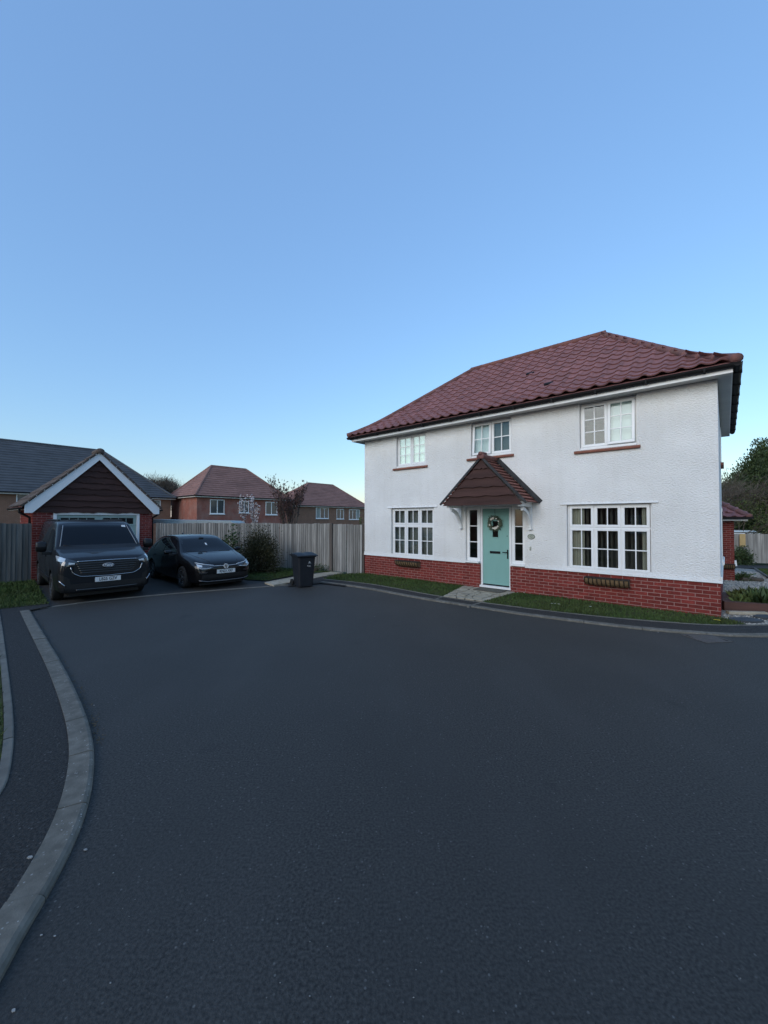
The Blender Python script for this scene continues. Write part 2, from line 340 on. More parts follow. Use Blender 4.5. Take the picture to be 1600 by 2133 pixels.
# front door path: crazy paving pieces between cream slabs
dp = struct(poly_sheet('front_path', [tuple(HW(pathL + .02, -.02))[:2], tuple(HW(pathR - .02, -.02))[:2], tuple(G(1006, 1254, .03))[:2], tuple(G(922, 1243, .03))[:2]], .034, M['joint']))
def PQ(s, t):
    v = (q0.lerp(q1, s)).lerp(q3.lerp(q2, s), t); return (v.x, v.y)
cells = []
for i, (s0, s1) in enumerate(((0, .22), (.78, 1))): cells.append([(s0, 0), (s1, 0), (s1, .3), (s0, .3)])
cells.append([(.22, 0), (.78, 0), (.78, .3), (.22, .3)])
gs = [[None] * 6 for _ in range(5)]
for j in range(5):
    for i in range(6):
        gs[j][i] = (min(1, max(0, i / 5 + (random.uniform(-.07, .07) if 0 < i < 5 else 0))), min(1, .3 + .7 * j / 4 + (random.uniform(-.06, .06) if 0 < j < 4 else 0)))
for j in range(4):
    for i in range(5):
        a, b, c, d = gs[j][i], gs[j][i + 1], gs[j + 1][i + 1], gs[j + 1][i]
        if random.random() < .45: cells += [[a, b, c], [a, c, d]]
        else: cells.append([a, b, c, d])
for c in cells:
    q = [Vector((*PQ(*p), 0)) for p in c]; ct = sum(q, Vector()) / len(q)
    q = [v + (ct - v).normalized() * .019 for v in q]
    if len(c) == 4:
        q2_ = []
        for a, b in zip(q, q[1:] + q[:1]): q2_ += [a.lerp(b, .12), a.lerp(b, .88)]
        q = q2_
    MB().prism([(v.x, v.y) for v in q], 'z', .0, .052 + random.uniform(-.005, .005)).build('paving_stone', M['slab'], dp)
# gully grate in the road
gr = thing('drain_grate', 'dark iron drain grate set in the road beside the kerb', 'drain', G(1472, 1330) + Vector((0, 0, .002)), R(8))
m = MB()
for x0, x1, y0, y1 in ((-.24, .24, -.22, -.19), (-.24, .24, .19, .22), (-.24, -.21, -.19, .19), (.21, .24, -.19, .19)): m.box(x0, x1, y0, y1, -.02, .008)
M['iron'] = mat('cast_iron', (.05, .045, .042), (.085, .076, .07), 20, .6, .3, 80)
m.build('frame', M['iron'], gr); MB().box(-.2, .2, -.18, .18, -.02, .001).build('sump', M['black'], gr)
for i in range(10): MB().box(-.018, .018, -.19, .19, -.012, .007, T(-.185 + i * .041, 0, 0) @ Rz(R(-14))).build('bar', M['iron'], gr)
# right-hand garden: gravel, far path, lawn
M['gravel'] = mat('gravel_bed', (.13, .12, .10), (.34, .32, .28), 22, .95, 1, 40, coords='World', bdist=.03, speck=(22, .45, (.62, .60, .55)))
M['pebble'] = mat('pebbles', (.30, .28, .24), (.55, .52, .46), 14, .85, coords='World', spec=.3, c3=(.18, .16, .14), c3scale=20, c3amt=.6)
struct(hgrid('gravel_ground', lambda s, t: tuple(HW(9.36 + (3.0 + t * 1.4) * s, -.36 + t * 19.4))[:2], 10, 66, .012, M['gravel']))
struct(hgrid('far_path', lambda s, t: (12 + 30 * s, 21.4 + 3.0 * t + 1.2 * s), 30, 4, .016, M['footway']))
lawn('lawn_beyond_gravel', [(15.4, 15.7), (19.9, 21.2), (29, 21.4), (24, 14)], .02, .06, 250, True, label='grass beyond the gravel at the right edge')
ga, gb = Vector((15.2, 15.6, 0)), Vector((19.8, 21.1, 0)); e = (gb - ga).normalized(); e = Vector((-e.y, e.x, 0)) * .03
m = MB(); m.add([(p.x, p.y, terr(p.x, p.y) + z) for p in (ga - e, gb - e, gb + e, ga + e) for z in (-.05, .1)], [(0, 1, 3, 2), (2, 3, 5, 4), (4, 5, 7, 6), (6, 7, 1, 0), (1, 7, 5, 3)])
tag(m.build('edging_board', M['post']), 'low timber edging board between gravel and far lawn', 'edging')
# ------------------------------------------------------------------ the white house
HWID, HDEP, WTOP = 9.38, 6.65, 4.60
hs = thing('house', 'white rendered two storey house with plum tiled hip roof and brick plinth', 'house', C0, -TH)
# openings (a0, a1, z0, z1) on the front wall
OP = dict(ll=(1.20, 2.87, .69, 2.27), lr=(6.62, 8.30, .69, 2.25), ul=(1.42, 2.58, 3.56, 4.60), um=(4.11, 5.28, 3.61, 4.60), ur=(6.92, 8.05, 3.50, 4.60), door=(4.36, 5.22, .06, 2.25), sl=(3.93, 4.36, .70, 2.25), sr=(5.22, 5.62, .70, 2.25))
def wall_front(m, x0, x1, z0, z1, ops, y, dep):
    xs = sorted({x0, x1, *[v for o in ops for v in o[:2]]}); zs = sorted({z0, z1, *[v for o in ops for v in o[2:]]})
    xs = [x for x in xs if x0 <= x <= x1]; zs = [z for z in zs if z0 <= z <= z1]
    inside = lambda x, z: any(o[0] < x < o[1] and o[2] < z < o[3] for o in ops)
    for xa, xb in zip(xs, xs[1:]):
        for za, zb in zip(zs, zs[1:]):
            if not inside((xa + xb) / 2, (za + zb) / 2): m.add([(xa, y, za), (xb, y, za), (xb, y, zb), (xa, y, zb)], [(0, 1, 2, 3)])
            else:
                for (px, pz, qx, qz, nx, nz) in ((xa, za, xa, zb, -1, 0), (xb, za, xb, zb, 1, 0), (xa, za, xb, za, 0, -1), (xa, zb, xb, zb, 0, 1)):
                    cx, cz = (xa + xb) / 2 + nx * (xb - xa) / 2 + nx * .01, (za + zb) / 2 + nz * (zb - za) / 2 + nz * .01
                    if not inside(cx, cz): m.add([(px, y, pz), (qx, y, qz), (qx, y + dep, qz), (px, y + dep, pz)], [(0, 1, 2, 3)])
m = MB(); wall_front(m, 0, HWID, .74, WTOP, list(OP.values()), 0, .16)
m.add([(HWID, 0, .74), (HWID, HDEP, .74), (HWID, HDEP, WTOP), (HWID, 0, WTOP)], [(0, 1, 2, 3)])
m.add([(0, 0, .74), (0, HDEP, .74), (0, HDEP, WTOP), (0, 0, WTOP)], [(0, 1, 2, 3)])
m.add([(0, HDEP, .74), (HWID, HDEP, .74), (HWID, HDEP, WTOP), (0, HDEP, WTOP)], [(0, 1, 2, 3)])
wl_ = m.build('rendered_wall', M['render'], hs)
# bell-mouth of the render above the bricks
for a0, a1 in ((0, OP['sl'][0]), (OP['sr'][1], HWID)):
    m = MB(); m.grid([[(x, -.0, .80), (x, -.006, .76), (x, -.022, .70), (x, -.03, .682), (x, .02, .682)] for x in (a0 - (.03 if a0 == 0 else 0), a1 + (.03 if a1 == HWID else 0))]); m.build('render_bell_mouth', M['render'], hs)
m = MB(); m.grid([[(HWID, y, .80), (HWID + .006, y, .76), (HWID + .022, y, .70), (HWID + .03, y, .682), (HWID - .02, y, .682)] for y in (-.03, HDEP)])
for o in ('ll', 'lr'): pass
m.build('render_bell_mouth', M['render'], hs)
# plinth bricks
pl = MB()
for a0, a1 in ((.0, 4.36), (5.22, HWID)): pl.box(a0 + .004, a1 - .004, .0095, .12, -.3, .681)
pl.box(HWID - .12, HWID - .008, .12, HDEP, -.6, .681); pl.box(.008, .12, .12, HDEP, -.3, .681)
plo = pl.build('brick_plinth', M['mortar'], hs)
bricks = []
for c in range(10):
    z = -.075 + c * .0755; x = -.1125 if c % 2 else 0
    while x < HWID:
        xa, xb = max(x, 0), min(x + .215, HWID)
        for s0, s1 in ((0, 4.36), (5.22, HWID)):
            ya, yb = max(xa, s0), min(xb, s1)
            if yb - ya > .04: bricks.append((ya, yb, z))
        x += .225
def brick_mesh(L, D=.1, Hh=.065):
    m = MB(); b = .004
    m.add([(b, 0, b), (L - b, 0, b), (L - b, 0, Hh - b), (b, 0, Hh - b), (0, b, 0), (L, b, 0), (L, b, Hh), (0, b, Hh), (0, D, 0), (L, D, 0), (L, D, Hh), (0, D, Hh)],
          [(0, 1, 2, 3), (0, 4, 5, 1), (1, 5, 6, 2), (2, 6, 7, 3), (3, 7, 4, 0), (4, 8, 9, 5), (5, 9, 10, 6), (6, 10, 11, 7), (7, 11, 8, 4)])
    return m
bcache = {}
def place_bricks(lst, parent, y, limit=300, key=lambda b: -b[0], mt=None):
    lst = sorted(lst, key=key); rest = MB(); rv = []
    for k, (xa, xb, z) in enumerate(lst):
        L = round(xb - xa, 3); yo = y + random.uniform(-.0025, .002)
        if k < limit:
            if L not in bcache: bcache[L] = brick_mesh(L).mesh('brick', M['brick'])
            link('brick', bcache[L], parent, T(xa, yo, z))
        else:
            b = brick_mesh(L); rest.add(b.v, b.f, T(xa, yo, z)); rv += [random.random()] * len(b.f)
    if rest.v:
        o = rest.build('bricks', M['brick'], parent, kind='stuff')
        at = o.data.attributes.new('rnd', 'FLOAT', 'FACE'); at.data.foreach_set('value', rv)
place_bricks(bricks, plo, .006)
m = MB(); rv = []
for c in range(16):
    z = -.53 + c * .0755; y = .02 if c % 2 else -.09
    while y < HDEP:
        b = brick_mesh(.215); m.add(b.v, b.f, T(HWID - .001, max(y, .02), z) @ Rz(R(90))); rv += [random.random()] * len(b.f); y += .225
o = m.build('side_bricks', M['brick'], plo, kind='stuff'); o.data.attributes.new('rnd', 'FLOAT', 'FACE').data.foreach_set('value', rv)
# rooms behind the windows
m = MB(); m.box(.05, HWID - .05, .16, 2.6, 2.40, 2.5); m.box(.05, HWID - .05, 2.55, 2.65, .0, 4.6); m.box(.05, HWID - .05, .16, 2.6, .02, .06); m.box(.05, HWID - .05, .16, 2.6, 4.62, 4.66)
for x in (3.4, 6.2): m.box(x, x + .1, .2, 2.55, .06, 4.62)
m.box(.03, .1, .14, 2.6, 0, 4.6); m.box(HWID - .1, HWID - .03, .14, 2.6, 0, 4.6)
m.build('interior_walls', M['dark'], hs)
# windows
def ring(m, x0, x1, z0, z1, t, y0, y1):
    m.box(x0, x1, y0, y1, z0, z0 + t); m.box(x0, x1, y0, y1, z1 - t, z1); m.box(x0, x0 + t, y0, y1, z0 + t, z1 - t); m.box(x1 - t, x1, y0, y1, z0 + t, z1 - t)
def sash(win, x0, x1, z0, z1, cols, rows, y, t=.058, glass='glass', open_=0, dz=None):
    # dz: split heights, else equal
    m = MB(); ring(m, x0, x1, z0, z1, t, y, y + .05)
    Mx = None
    if open_: Mx = T(0, 0, z1) @ Rx(-open_) @ T(0, 0, -z1)
    sa = m.build('sash', M['white'], win, bevel=.006, M=Mx)
    ix0, ix1, iz0, iz1 = x0 + t, x1 - t, z0 + t, z1 - t; bw = .011
    m = MB()
    xs = [ix0 + (ix1 - ix0) * i / cols for i in range(cols + 1)]; zs = [iz0 + (iz1 - iz0) * i / rows for i in range(rows + 1)]
    for x in xs[1:-1]: m.box(x - bw, x + bw, y + .006, y + .034, iz0, iz1)
    for z in zs[1:-1]:
        for xa, xb in zip(xs, xs[1:]): m.box(xa + (bw if xa != ix0 else 0), xb - (bw if xb != ix1 else 0), y + .007, y + .033, z - bw, z + bw)
    if m.v and cols > 1: m.build('glazing_bars', M['white'], win, M=Mx)
    elif m.v:
        for z in zs[1:-1]: MB().box(ix0, ix1, y + .007, y + .033, z - bw, z + bw).build('glazing_bar', M['white'], win)
    for xa, xb in zip(xs, xs[1:]):
        for za, zb in zip(zs, zs[1:]):
            MB().box(xa, xb, y + .018, y + .024, za, zb).build('pane', M[glass], win, M=(Mx or Matrix()) @ T((xa + xb) / 2, 0, (za + zb) / 2) @ T(-(xa + xb) / 2, 0, -(za + zb) / 2))
def frame(op, y, sillp=.03, label=None):
    x0, x1, z0, z1 = op; m = MB(); ring(m, x0 + .004, x1 - .004, z0 + .05, z1 - .012, .03, y, y + .07)
    m.box(x0 + .004, x1 - .004, y - sillp, y + .07, z0 + .004, z0 + .05)
    o = m.build('window', M['white'], hs, bevel=.005)
    if label: o['label'] = label
    return o
YF = .085
for k, lb in (('ll', 'ground floor window left of the door'), ('lr', 'ground floor window right of the door')):
    x0, x1, z0, z1 = OP[k]; wn_ = frame(OP[k], YF, .10, lb); zt = z0 + .05 + (z1 - z0) * .622
    w3 = (x1 - x0 - .068) / 3
    m = MB(); m.box(x0 + .034, x1 - .034, YF, YF + .05, zt - .018, zt + .018)
    for i in (1, 2): m.box(x0 + .034 + w3 * i - .014, x0 + .034 + w3 * i + .014, YF + .002, YF + .048, z0 + .05, z1 - .04)
    m.build('mullions', M['white'], wn_)
    for i in range(3):
        xa, xb = x0 + .034 + w3 * i + .008, x0 + .034 + w3 * (i + 1) - .008
        sash(wn_, xa, xb, z0 + .072, zt - .012, 2, 2, YF - .018); sash(wn_, xa, xb, zt + .012, z1 - .036, 2, 1, YF - .018, open_=0)
    # drip moulding over the opening
    MB().prism([(0, 0), (-.035, -.012), (-.03, 0.0), (0, .03)], 'x', x0 - .14, x1 + .12, T(0, 0, z1 + .012)).build('render_drip', M['render'], hs)
for k, rows, gl, lb in (('ul', 3, ('glass', 'glass'), 'small upstairs window above the left ground floor window'), ('um', 2, ('glass', 'glass'), 'small upstairs window above the porch'), ('ur', 3, ('glass', 'glass'), 'upstairs window on the right under the eaves')):
    x0, x1, z0, z1 = OP[k]; wn_ = frame(OP[k], YF, .08, lb); mid = (x0 + x1) / 2
    MB().box(mid - .02, mid + .02, YF, YF + .05, z0 + .08, z1 - .04).build('mullions', M['white'], wn_)
    for i, (xa, xb) in enumerate(((x0 + .034, mid - .006), (mid + .006, x1 - .034))):
        op_ = R(4) if (k == 'ur' and i == 1) or (k == 'um' and i == 0) else 0
        sash(wn_, xa, xb, z0 + .075, z1 - .05, 2, rows, YF - .018 - (.012 if op_ else 0), glass=gl[i], open_=op_)
    # clay tile sill
    m = MB(); n_ = 5; sx0, sx1 = x0 - .11, x1 + .07
    for i in range(n_):
        xa, xb = sx0 + (sx1 - sx0) * i / n_, sx0 + (sx1 - sx0) * (i + 1) / n_ - .003
        m.prism([(.02, .0), (-.055, -.018), (-.068, -.04), (-.06, -.07), (-.04, -.078), (.02, -.06)], 'x', xa, xb)
    m.build('window_sill', M['sill'], hs, M=T(0, 0, z0))
# side wall upstairs window sill and frame (right wall, seen edge on)
m = MB(); m.box(HWID - .02, HWID + .07, 4.6, 5.7, 3.42, 3.5); m.build('window_sill', M['sill'], hs)
m = MB(); m.box(HWID - .02, HWID + .018, 4.7, 5.6, 3.52, 4.5); m.build('window', M['white'], hs)
m = MB(); m.box(HWID - .02, HWID + .02, 3.6, 5.2, .75, 2.2); sw = m.build('window', M['white'], hs)
MB().box(HWID + .021, HWID + .026, 3.72, 5.08, .85, 2.1).build('pane', M['black'], sw)
m = MB(); m.prism([(HWID - .01, .66), (HWID + .055, .74), (HWID + .055, .80), (HWID - .01, .86)], 'y', 3.5, 5.3); m.build('window_sill', M['white'], hs)
# front door
x0, x1, z0, z1 = OP['door']; yd = .10
m = MB()
for xa, xb in ((x0 - .012, x0 + .05), (x1 - .05, x1 + .012)): m.box(xa, xb, yd - .03, yd + .07, .10, z1 - .06)
m.box(x0 - .012, x1 + .012, yd - .03, yd + .07, z1 - .06, z1 - .004); m.build('door_frame', M['white'], hs, bevel=.006)
MB().box(x0 - .01, x1 + .01, yd - .10, yd + .08, .06, .115).build('door_threshold', M['white'], hs, bevel=.004)
dx0, dx1, dz0, dz1 = x0 + .054, x1 - .054, .15, z1 - .064
gx, gz0, gz1 = (dx0 + dx1) / 2 - .015, 1.42, 1.86
m = MB(); hwid = .085
m.box(dx0, gx - hwid, yd, yd + .045, dz0, dz1); m.box(gx + hwid, dx1, yd, yd + .045, dz0, dz1); m.box(gx - hwid, gx + hwid, yd, yd + .045, dz0, gz0); m.box(gx - hwid, gx + hwid, yd, yd + .045, gz1, dz1)
door = m.build('door', M['teal'], hs)
m = MB(); ring(m, gx - hwid - .02, gx + hwid + .02, gz0 - .02, gz1 + .02, .024, yd - .012, yd); m.build('glass_surround', M['teal'], door, bevel=.004)
MB().box(gx - hwid, gx + hwid, yd + .015, yd + .02, gz0, gz1).build('pane', M['glass'], door)
MB().box(gx - .16, gx + .14, yd - .012, yd, .98, 1.045).build('letter_plate', M['black'], door, bevel=.005)
m = MB(); m.box(dx1 - .065, dx1 - .03, yd - .01, yd, .86, 1.10); m.tube([(dx1 - .048, yd - .01, 1.03), (dx1 - .048, yd - .05, 1.03), (dx1 - .17, yd - .055, 1.03)], .011); m.build('door_handle', M['black'], door)
MB().lathe([(0, -.004), (.012, -.004), (.012, .004), (0, .004)], 12, T(dx1 - .06, yd - .004, 1.46) @ Rx(R(90))).build('spyhole', M['black'], door)
MB().box(dx0, dx1, yd - .008, yd, .118, .149).build('weather_bar', M['black'], door)
for k in ('sl', 'sr'):
    x0, x1, z0, z1 = OP[k]; m = MB(); xa, xb = (x0 + .004, x1 - .02) if k == 'sl' else (x0 + .02, x1 - .004)
    ring(m, xa, xb, z0 + .05, z1 - .004, .05, yd - .03, yd + .05); m.box(xa, xb, yd - .14, yd + .05, z0 + .002, z0 + .05)
    wn_ = m.build('side_light', M['white'], hs, bevel=.005); sash(wn_, xa + .04, xb - .04, z0 + .09, z1 - .045, 1, 3, yd - .035, .045)
# number plaque and bell
m = MB(); m.lathe([(0, .012), (.085, .012), (.095, .004), (.095, 0)], 28, Matrix.Diagonal((1, 1, .72, 1)) @ Rx(R(90)))
M['plaque'] = mat('plaque_enamel', (.30, .33, .27), (.36, .38, .32), 6, .5); M['ink'] = mat('plaque_number', (.06, .08, .06))
pq = m.build('number_plaque', M['plaque'], hs, M=T(5.78, -.004, 1.47))
m = MB(); ring_ = [(.082 * math.cos(2 * math.pi * i / 28), -.0145, .058 * math.sin(2 * math.pi * i / 28)) for i in range(29)]; m.tube(ring_, .0035, 5); m.build('plaque_border', M['ink'], pq)
text_mb('12', .075).build('plaque_number', M['ink'], pq, M=T(0, -.0145, 0))
m = MB(); m.box(-.018, .018, -.02, 0, -.05, .05); bl = m.build('door_bell', M['plaque'], hs, bevel=.006, M=T(5.76, -.003, 1.17)); MB().lathe([(0, 0), (.010, 0), (.010, .006), (0, .006)], 12, T(0, -.02, -.012) @ Rx(R(90))).build('button', M['ink'], bl)
# ---------------- roof
EY, EZ, RUN, RZ = -.44, 4.765, 3.765, 7.46
AL, AR, RL, RR_ = -.40, HWID + .28, 2.45, 6.72
def slope_z(t):
    k = 1.3; s0 = .5; sm = s0 + (RZ - EZ - s0 * RUN) / (RUN - k / 2); q = min(t, k) / k
    return EZ + s0 * t + (sm - s0) * (k * (q ** 3 - .5 * q ** 4) if t <= k else k * .5 + t - k)
def hipL(t): return AL + (RL - AL) * t / RUN
def hipR(t): return AR - (AR - RR_) * t / RUN
# deck under the tiles: four slopes following the bellcast
NS = 14; BK = HDEP - EY
m = MB(); ts = [RUN * i / NS for i in range(NS + 1)]; zz = [slope_z(t) - .03 for t in ts]
m.grid([[(hipL(t), EY + t, z), (hipR(t), EY + t, z)] for t, z in zip(ts, zz)])
m.grid([[(hipL(t), BK - t * (BK - EY) / 2 / RUN, z), (hipR(t), BK - t * (BK - EY) / 2 / RUN, z)] for t, z in zip(ts, zz)])
for h in (hipL, hipR): m.grid([[(h(t), EY + t, z), (h(t), BK - t * (BK - EY) / 2 / RUN, z)] for t, z in zip(ts, zz)])
roof = m.build('roof', M['tile'], hs, smooth=False)
TW, TG, TLEN = .30, .325, .40
PX = [0, .08, .2, .34, .48, .6, .7, .8, .9, 1.0]; PZ = [.022, .010, .002, 0, .004, .018, .036, .046, .042, .024]
def tile_mb():
    m = MB(); x = [p * TW for p in PX]
    top = [(x[i], 0, PZ[i] + .037) for i in range(10)]; back = [(x[i], TLEN, PZ[i]) for i in range(10)]; low = [(x[i], .006, PZ[i] + .010) for i in range(10)]
    m.grid([low, top, back]); m.add([low[-1], top[-1], back[-1]], [(0, 1, 2)]); return m
tm = tile_mb().mesh('roof_tile', M['tile'])
ss = [0]; tt = np.linspace(0, RUN, 400)
for i in range(1, 400): ss.append(ss[-1] + math.hypot(tt[1], slope_z(tt[i]) - slope_z(tt[i - 1])))
tiles = []
r = 0
while r * TG < ss[-1] - .08:
    s = r * TG; t = float(np.interp(s, ss, tt)); t2 = float(np.interp(min(s + TLEN, ss[-1]), ss, tt))
    z, z2 = slope_z(t), slope_z(t2); pitch = math.atan2(z2 - z, max(t2 - t, .05)); c = -2
    while AL - TW + c * TW < AR + TW:
        x = AL + c * TW; c += 1
        tu = min(t + TLEN * math.cos(pitch), RUN)
        if x + TW > hipL(tu) - .0 and x < hipR(tu) + TW and x < hipR(t) and x + TW > hipL(t):
            M4 = T(x, EY + t, z) @ Rx(pitch) @ Rz(random.uniform(-.006, .006)) @ T(0, random.uniform(-.006, .006), random.uniform(0, .004))
            need = x < hipL(tu) + .02 or x + TW > hipR(tu) - .02
            tiles.append((x - .2 * r, M4, need))
    r += 1
tiles.sort(key=lambda q: -q[0]); rest = MB(); rv = []
def cut_tile(M4):
    b = tile_mb(); bm = bmesh.new(); vs_ = [bm.verts.new(M4 @ Vector(p)) for p in b.v]
    for f in b.f: bm.faces.new([vs_[i] for i in f])
    for a0, k, sg in ((AL, (RL - AL) / RUN, -1), (AR, -(AR - RR_) / RUN, 1)):
        nrm = Vector((sg, -sg * k, 0)).normalized(); g = bm.verts[:] + bm.edges[:] + bm.faces[:]
        bmesh.ops.bisect_plane(bm, geom=g, plane_co=(a0 - sg * .02, EY, 0), plane_no=nrm, clear_outer=True)
    bm.verts.index_update()
    out = ([tuple(v.co) for v in bm.verts], [tuple(v.index for v in f.verts) for f in bm.faces]); bm.free(); return out
cnt = 0
for _, M4, need in tiles:
    if need:
        v, f = cut_tile(M4)
        if not f: continue
    cnt += 1
    if cnt <= 300:
        if need: MB().add(v, f).build('roof_tile', M['tile'], roof)
        else: link('roof_tile', tm, roof, M4)
    else:
        if not need: b = tile_mb(); v, f = [tuple(M4 @ Vector(p)) for p in b.v], b.f
        rest.add(v, f); rv += [random.random()] * len(f)
# tiles of the right-hand and left-hand slopes, joined
for sgn, a_e, hrun in ((1, AR, AR - RR_), (-1, AL, RL - AL)):
    r = 0
    while r * TG < math.hypot(hrun, RZ - EZ) - .2:
        q = r * TG / math.hypot(hrun, RZ - EZ); t = q * RUN; z = slope_z(t); z2 = slope_z(min(RUN, t + .35)); pit = math.atan2(z2 - z, .35 * hrun / RUN)
        y0 = EY + t; y1 = BK - t * (BK - EY) / 2 / RUN; k = int((y1 - y0) / TW)
        for i in range(1 if sgn < 0 else 0, k - 1):
            yy = y0 + (y1 - y0 - k * TW) / 2 + i * TW
            M4 = T(a_e - sgn * hrun * q, yy + (0 if sgn > 0 else TW), z) @ Rz(R(90) * sgn) @ Rx(pit)
            b = tile_mb(); rest.add([tuple(M4 @ Vector(p)) for p in b.v], b.f); rv += [random.random()] * len(b.f)
        r += 1
if rest.v:
    o = rest.build('roof_tiles', M['tile'], roof, kind='stuff')
    o.data.attributes.new('rnd', 'FLOAT', 'FACE').data.foreach_set('value', rv)
def half_round(L, r=.108, n=9):
    m = MB(); rows = []
    for y, s in ((0, 1.03), (L * .1, 1.03), (L * .11, 1.0), (L, .98)):
        rows.append([(-r * s * math.cos(math.pi * (1.5 * i / (n - 1) - .25)), y, r * s * math.sin(math.pi * (1.5 * i / (n - 1) - .25)) * .8) for i in range(n)])
    m.grid(rows); m.f.append(tuple(range(n))); return m
def run_ridge(pts, name, L=.43):
    P = [Vector(p) for p in pts]; acc = [0]
    for a, b in zip(P, P[1:]): acc.append(acc[-1] + (b - a).length)
    me = half_round(L * 1.04).mesh(name, M['ridge'], True); k = int(acc[-1] / L)
    def at(s):
        for i in range(len(P) - 1):
            if s <= acc[i + 1] or i == len(P) - 2: return P[i].lerp(P[i + 1], (s - acc[i]) / (acc[i + 1] - acc[i]))
    L2 = acc[-1] / k
    for i in range(k):
        a, b = at(i * L2), at((i + 1) * L2); d = (b - a).normalized(); x = d.cross(Vector((0, 0, 1))).normalized(); z = x.cross(d)
        link(name, me, roof, Matrix(((x.x, d.x, z.x, a.x), (x.y, d.y, z.y, a.y), (x.z, d.z, z.z, a.z + .025), (0, 0, 0, 1))))
run_ridge([(hipR(t), EY + t, slope_z(t) + .005) for t in ts], 'hip_tile'); run_ridge([(hipL(t), EY + t, slope_z(t) + .005) for t in ts], 'hip_tile')
run_ridge([(RR_ + .1, EY + RUN, RZ + .005), (RL - .1, EY + RUN, RZ + .005)], 'ridge_tile')
# dark gaps in the tiling where two vent tiles sit
for a, rr in ((6.05, 3), (5.2, 6)):
    t = .33 * rr; MB().box(-.11, .11, -.02, .1, .03, .075, T(a, EY + t, slope_z(t)) @ Rx(R(34))).build('vent_tile', M['black'], roof, bevel=.012)
# fascia, soffit, gutters, downpipe
FA = .018; fz0, fz1 = WTOP - .015, WTOP + .105; xL, xR, yF, yB = -.30, HWID + .22, -.34, HDEP + .34
m = MB(); m.box(xL, xR, yF, yF + FA, fz0, fz1); m.box(xL, xL + FA, yF + FA, yB, fz0, fz1); m.box(xR - FA, xR, yF + FA, yB, fz0, fz1); m.box(xL, xR, yB - FA, yB, fz0, fz1)
m.build('fascia', M['white'], hs)
m = MB(); z = fz0 + .022
m.box(xL + FA, xR - FA, yF + FA, -.002, z, z + .01); m.box(HWID + .002, xR - FA, -.002, yB - FA, z, z + .01); m.box(xL + FA, -.002, -.002, yB - FA, z, z + .01)
m.box(HWID + .10, HWID + .13, -.1, yB - FA, z - .006, z); m.box(HWID + .15, HWID + .165, -.1, yB - FA, z - .006, z)
m.build('soffit', M['soffit'], hs)
def gutter(path, r=.062):
    m = MB(); P = [Vector(p) for p in path]; n = 9; d = (P[1] - P[0]).normalized(); side = d.cross(Vector((0, 0, 1)))
    for s, e_ in ((r, 0), (r * .85, 1)):
        m.grid([[p + side * (-s * math.cos(math.pi * i / (n - 1))) + Vector((0, 0, -s * math.sin(math.pi * i / (n - 1)))) for i in range(n)] for p in P])
    for p in P: m.add([p + side * (-r * math.cos(math.pi * i / (n - 1))) + Vector((0, 0, -r * math.sin(math.pi * i / (n - 1)))) for i in range(n)], [tuple(range(n))])
    m.tube([P[0] + side * r, P[1] + side * r], .008, 6); m.tube([P[0] - side * r, P[1] - side * r], .008, 6)
    return m.build('gutter', M['black'], hs)
gz = fz1 + .012
gf = gutter([(xL - .12, yF - .066, gz), (xR + .10, yF - .066, gz)]); gutter([(xR + .066, yF - .12, gz), (xR + .066, yB + .1, gz)]); gutter([(xL - .066, yF - .12, gz), (xL - .066, yB + .1, gz)])
for i in range(11):
    m = MB(); m.box(-.015, .015, -.07, .066, -.07, .012); m.build('gutter_bracket', M['black'], hs, bevel=.004, M=T(xL + .3 + i * .92, yF - .066, gz))
for i in range(8):
    m = MB(); m.box(-.068, .072, -.03, .03, -.072, .02); m.build('gutter_bracket', M['black'], hs, bevel=.004, M=T(xR + .066, yF + .35 + i * .9, gz))
m = MB(); m.tube([(-.24, .35, gz - .05), (-.24, .35, fz0 - .14), (-.07, .35, fz0 - .27), (-.07, .35, fz0 - .5), (-.07, .35, .02)], .034, 10); m.build('downpipe', M['black'], hs, smooth=True)
# ---------------- porch canopy
PB, PA0, PA1, PZ0, PXA, PZA = -.78, 3.64, 5.93, 2.29, 4.82, 3.44
m = MB()   # lining under the tiles and beams
for xa, za, xb, zb in ((PA0 + .06, PZ0 + .04, PXA, PZA - .06), (PXA, PZA - .06, PA1 - .06, PZ0 + .04)):
    m.add([(xa, PB + .06, za), (xb, PB + .06, zb), (xb, 0, zb), (xa, 0, za)], [(0, 1, 2, 3)])
m.box(PA0 + .08, PA1 - .08, PB + .06, -.002, PZ0 + .02, PZ0 + .035)
porch = m.build('porch_canopy', M['whitewood'], hs)
NB = 5; bh = (PZA - .02 - PZ0 + .02) / NB
for i in range(NB):
    zb, zt = PZ0 - .03 + i * bh, PZ0 - .03 + (i + 1) * bh + .03
    k = (PXA - PA0) / (PZA - PZ0)
    xl = lambda z: min(PA0 + max(0, z - PZ0 - .0) * k + .05, PXA - .01); xr = lambda z: max(PA1 - max(0, z - PZ0) * (PA1 - PXA) / (PZA - PZ0) - .05, PXA + .01)
    n_ = 12; low = []; top = []
    for j in range(n_ + 1):
        f = j / n_; wv = .012 * math.sin(j * 1.7 + i * 2.3) + random.uniform(-.006, .006) if i else 0
        low.append((xl(zb) + (xr(zb) - xl(zb)) * f, PB - .032, zb + wv)); zt2 = min(zt, PZA - .03)
        top.append((xl(zt2) + (xr(zt2) - xl(zt2)) * f, PB + .012, zt2))
    m = MB(); m.grid([[(p[0], p[1] + .04, p[2] + .004) for p in low], low, top]); m.build('gable_board', M['darkwood'], porch)
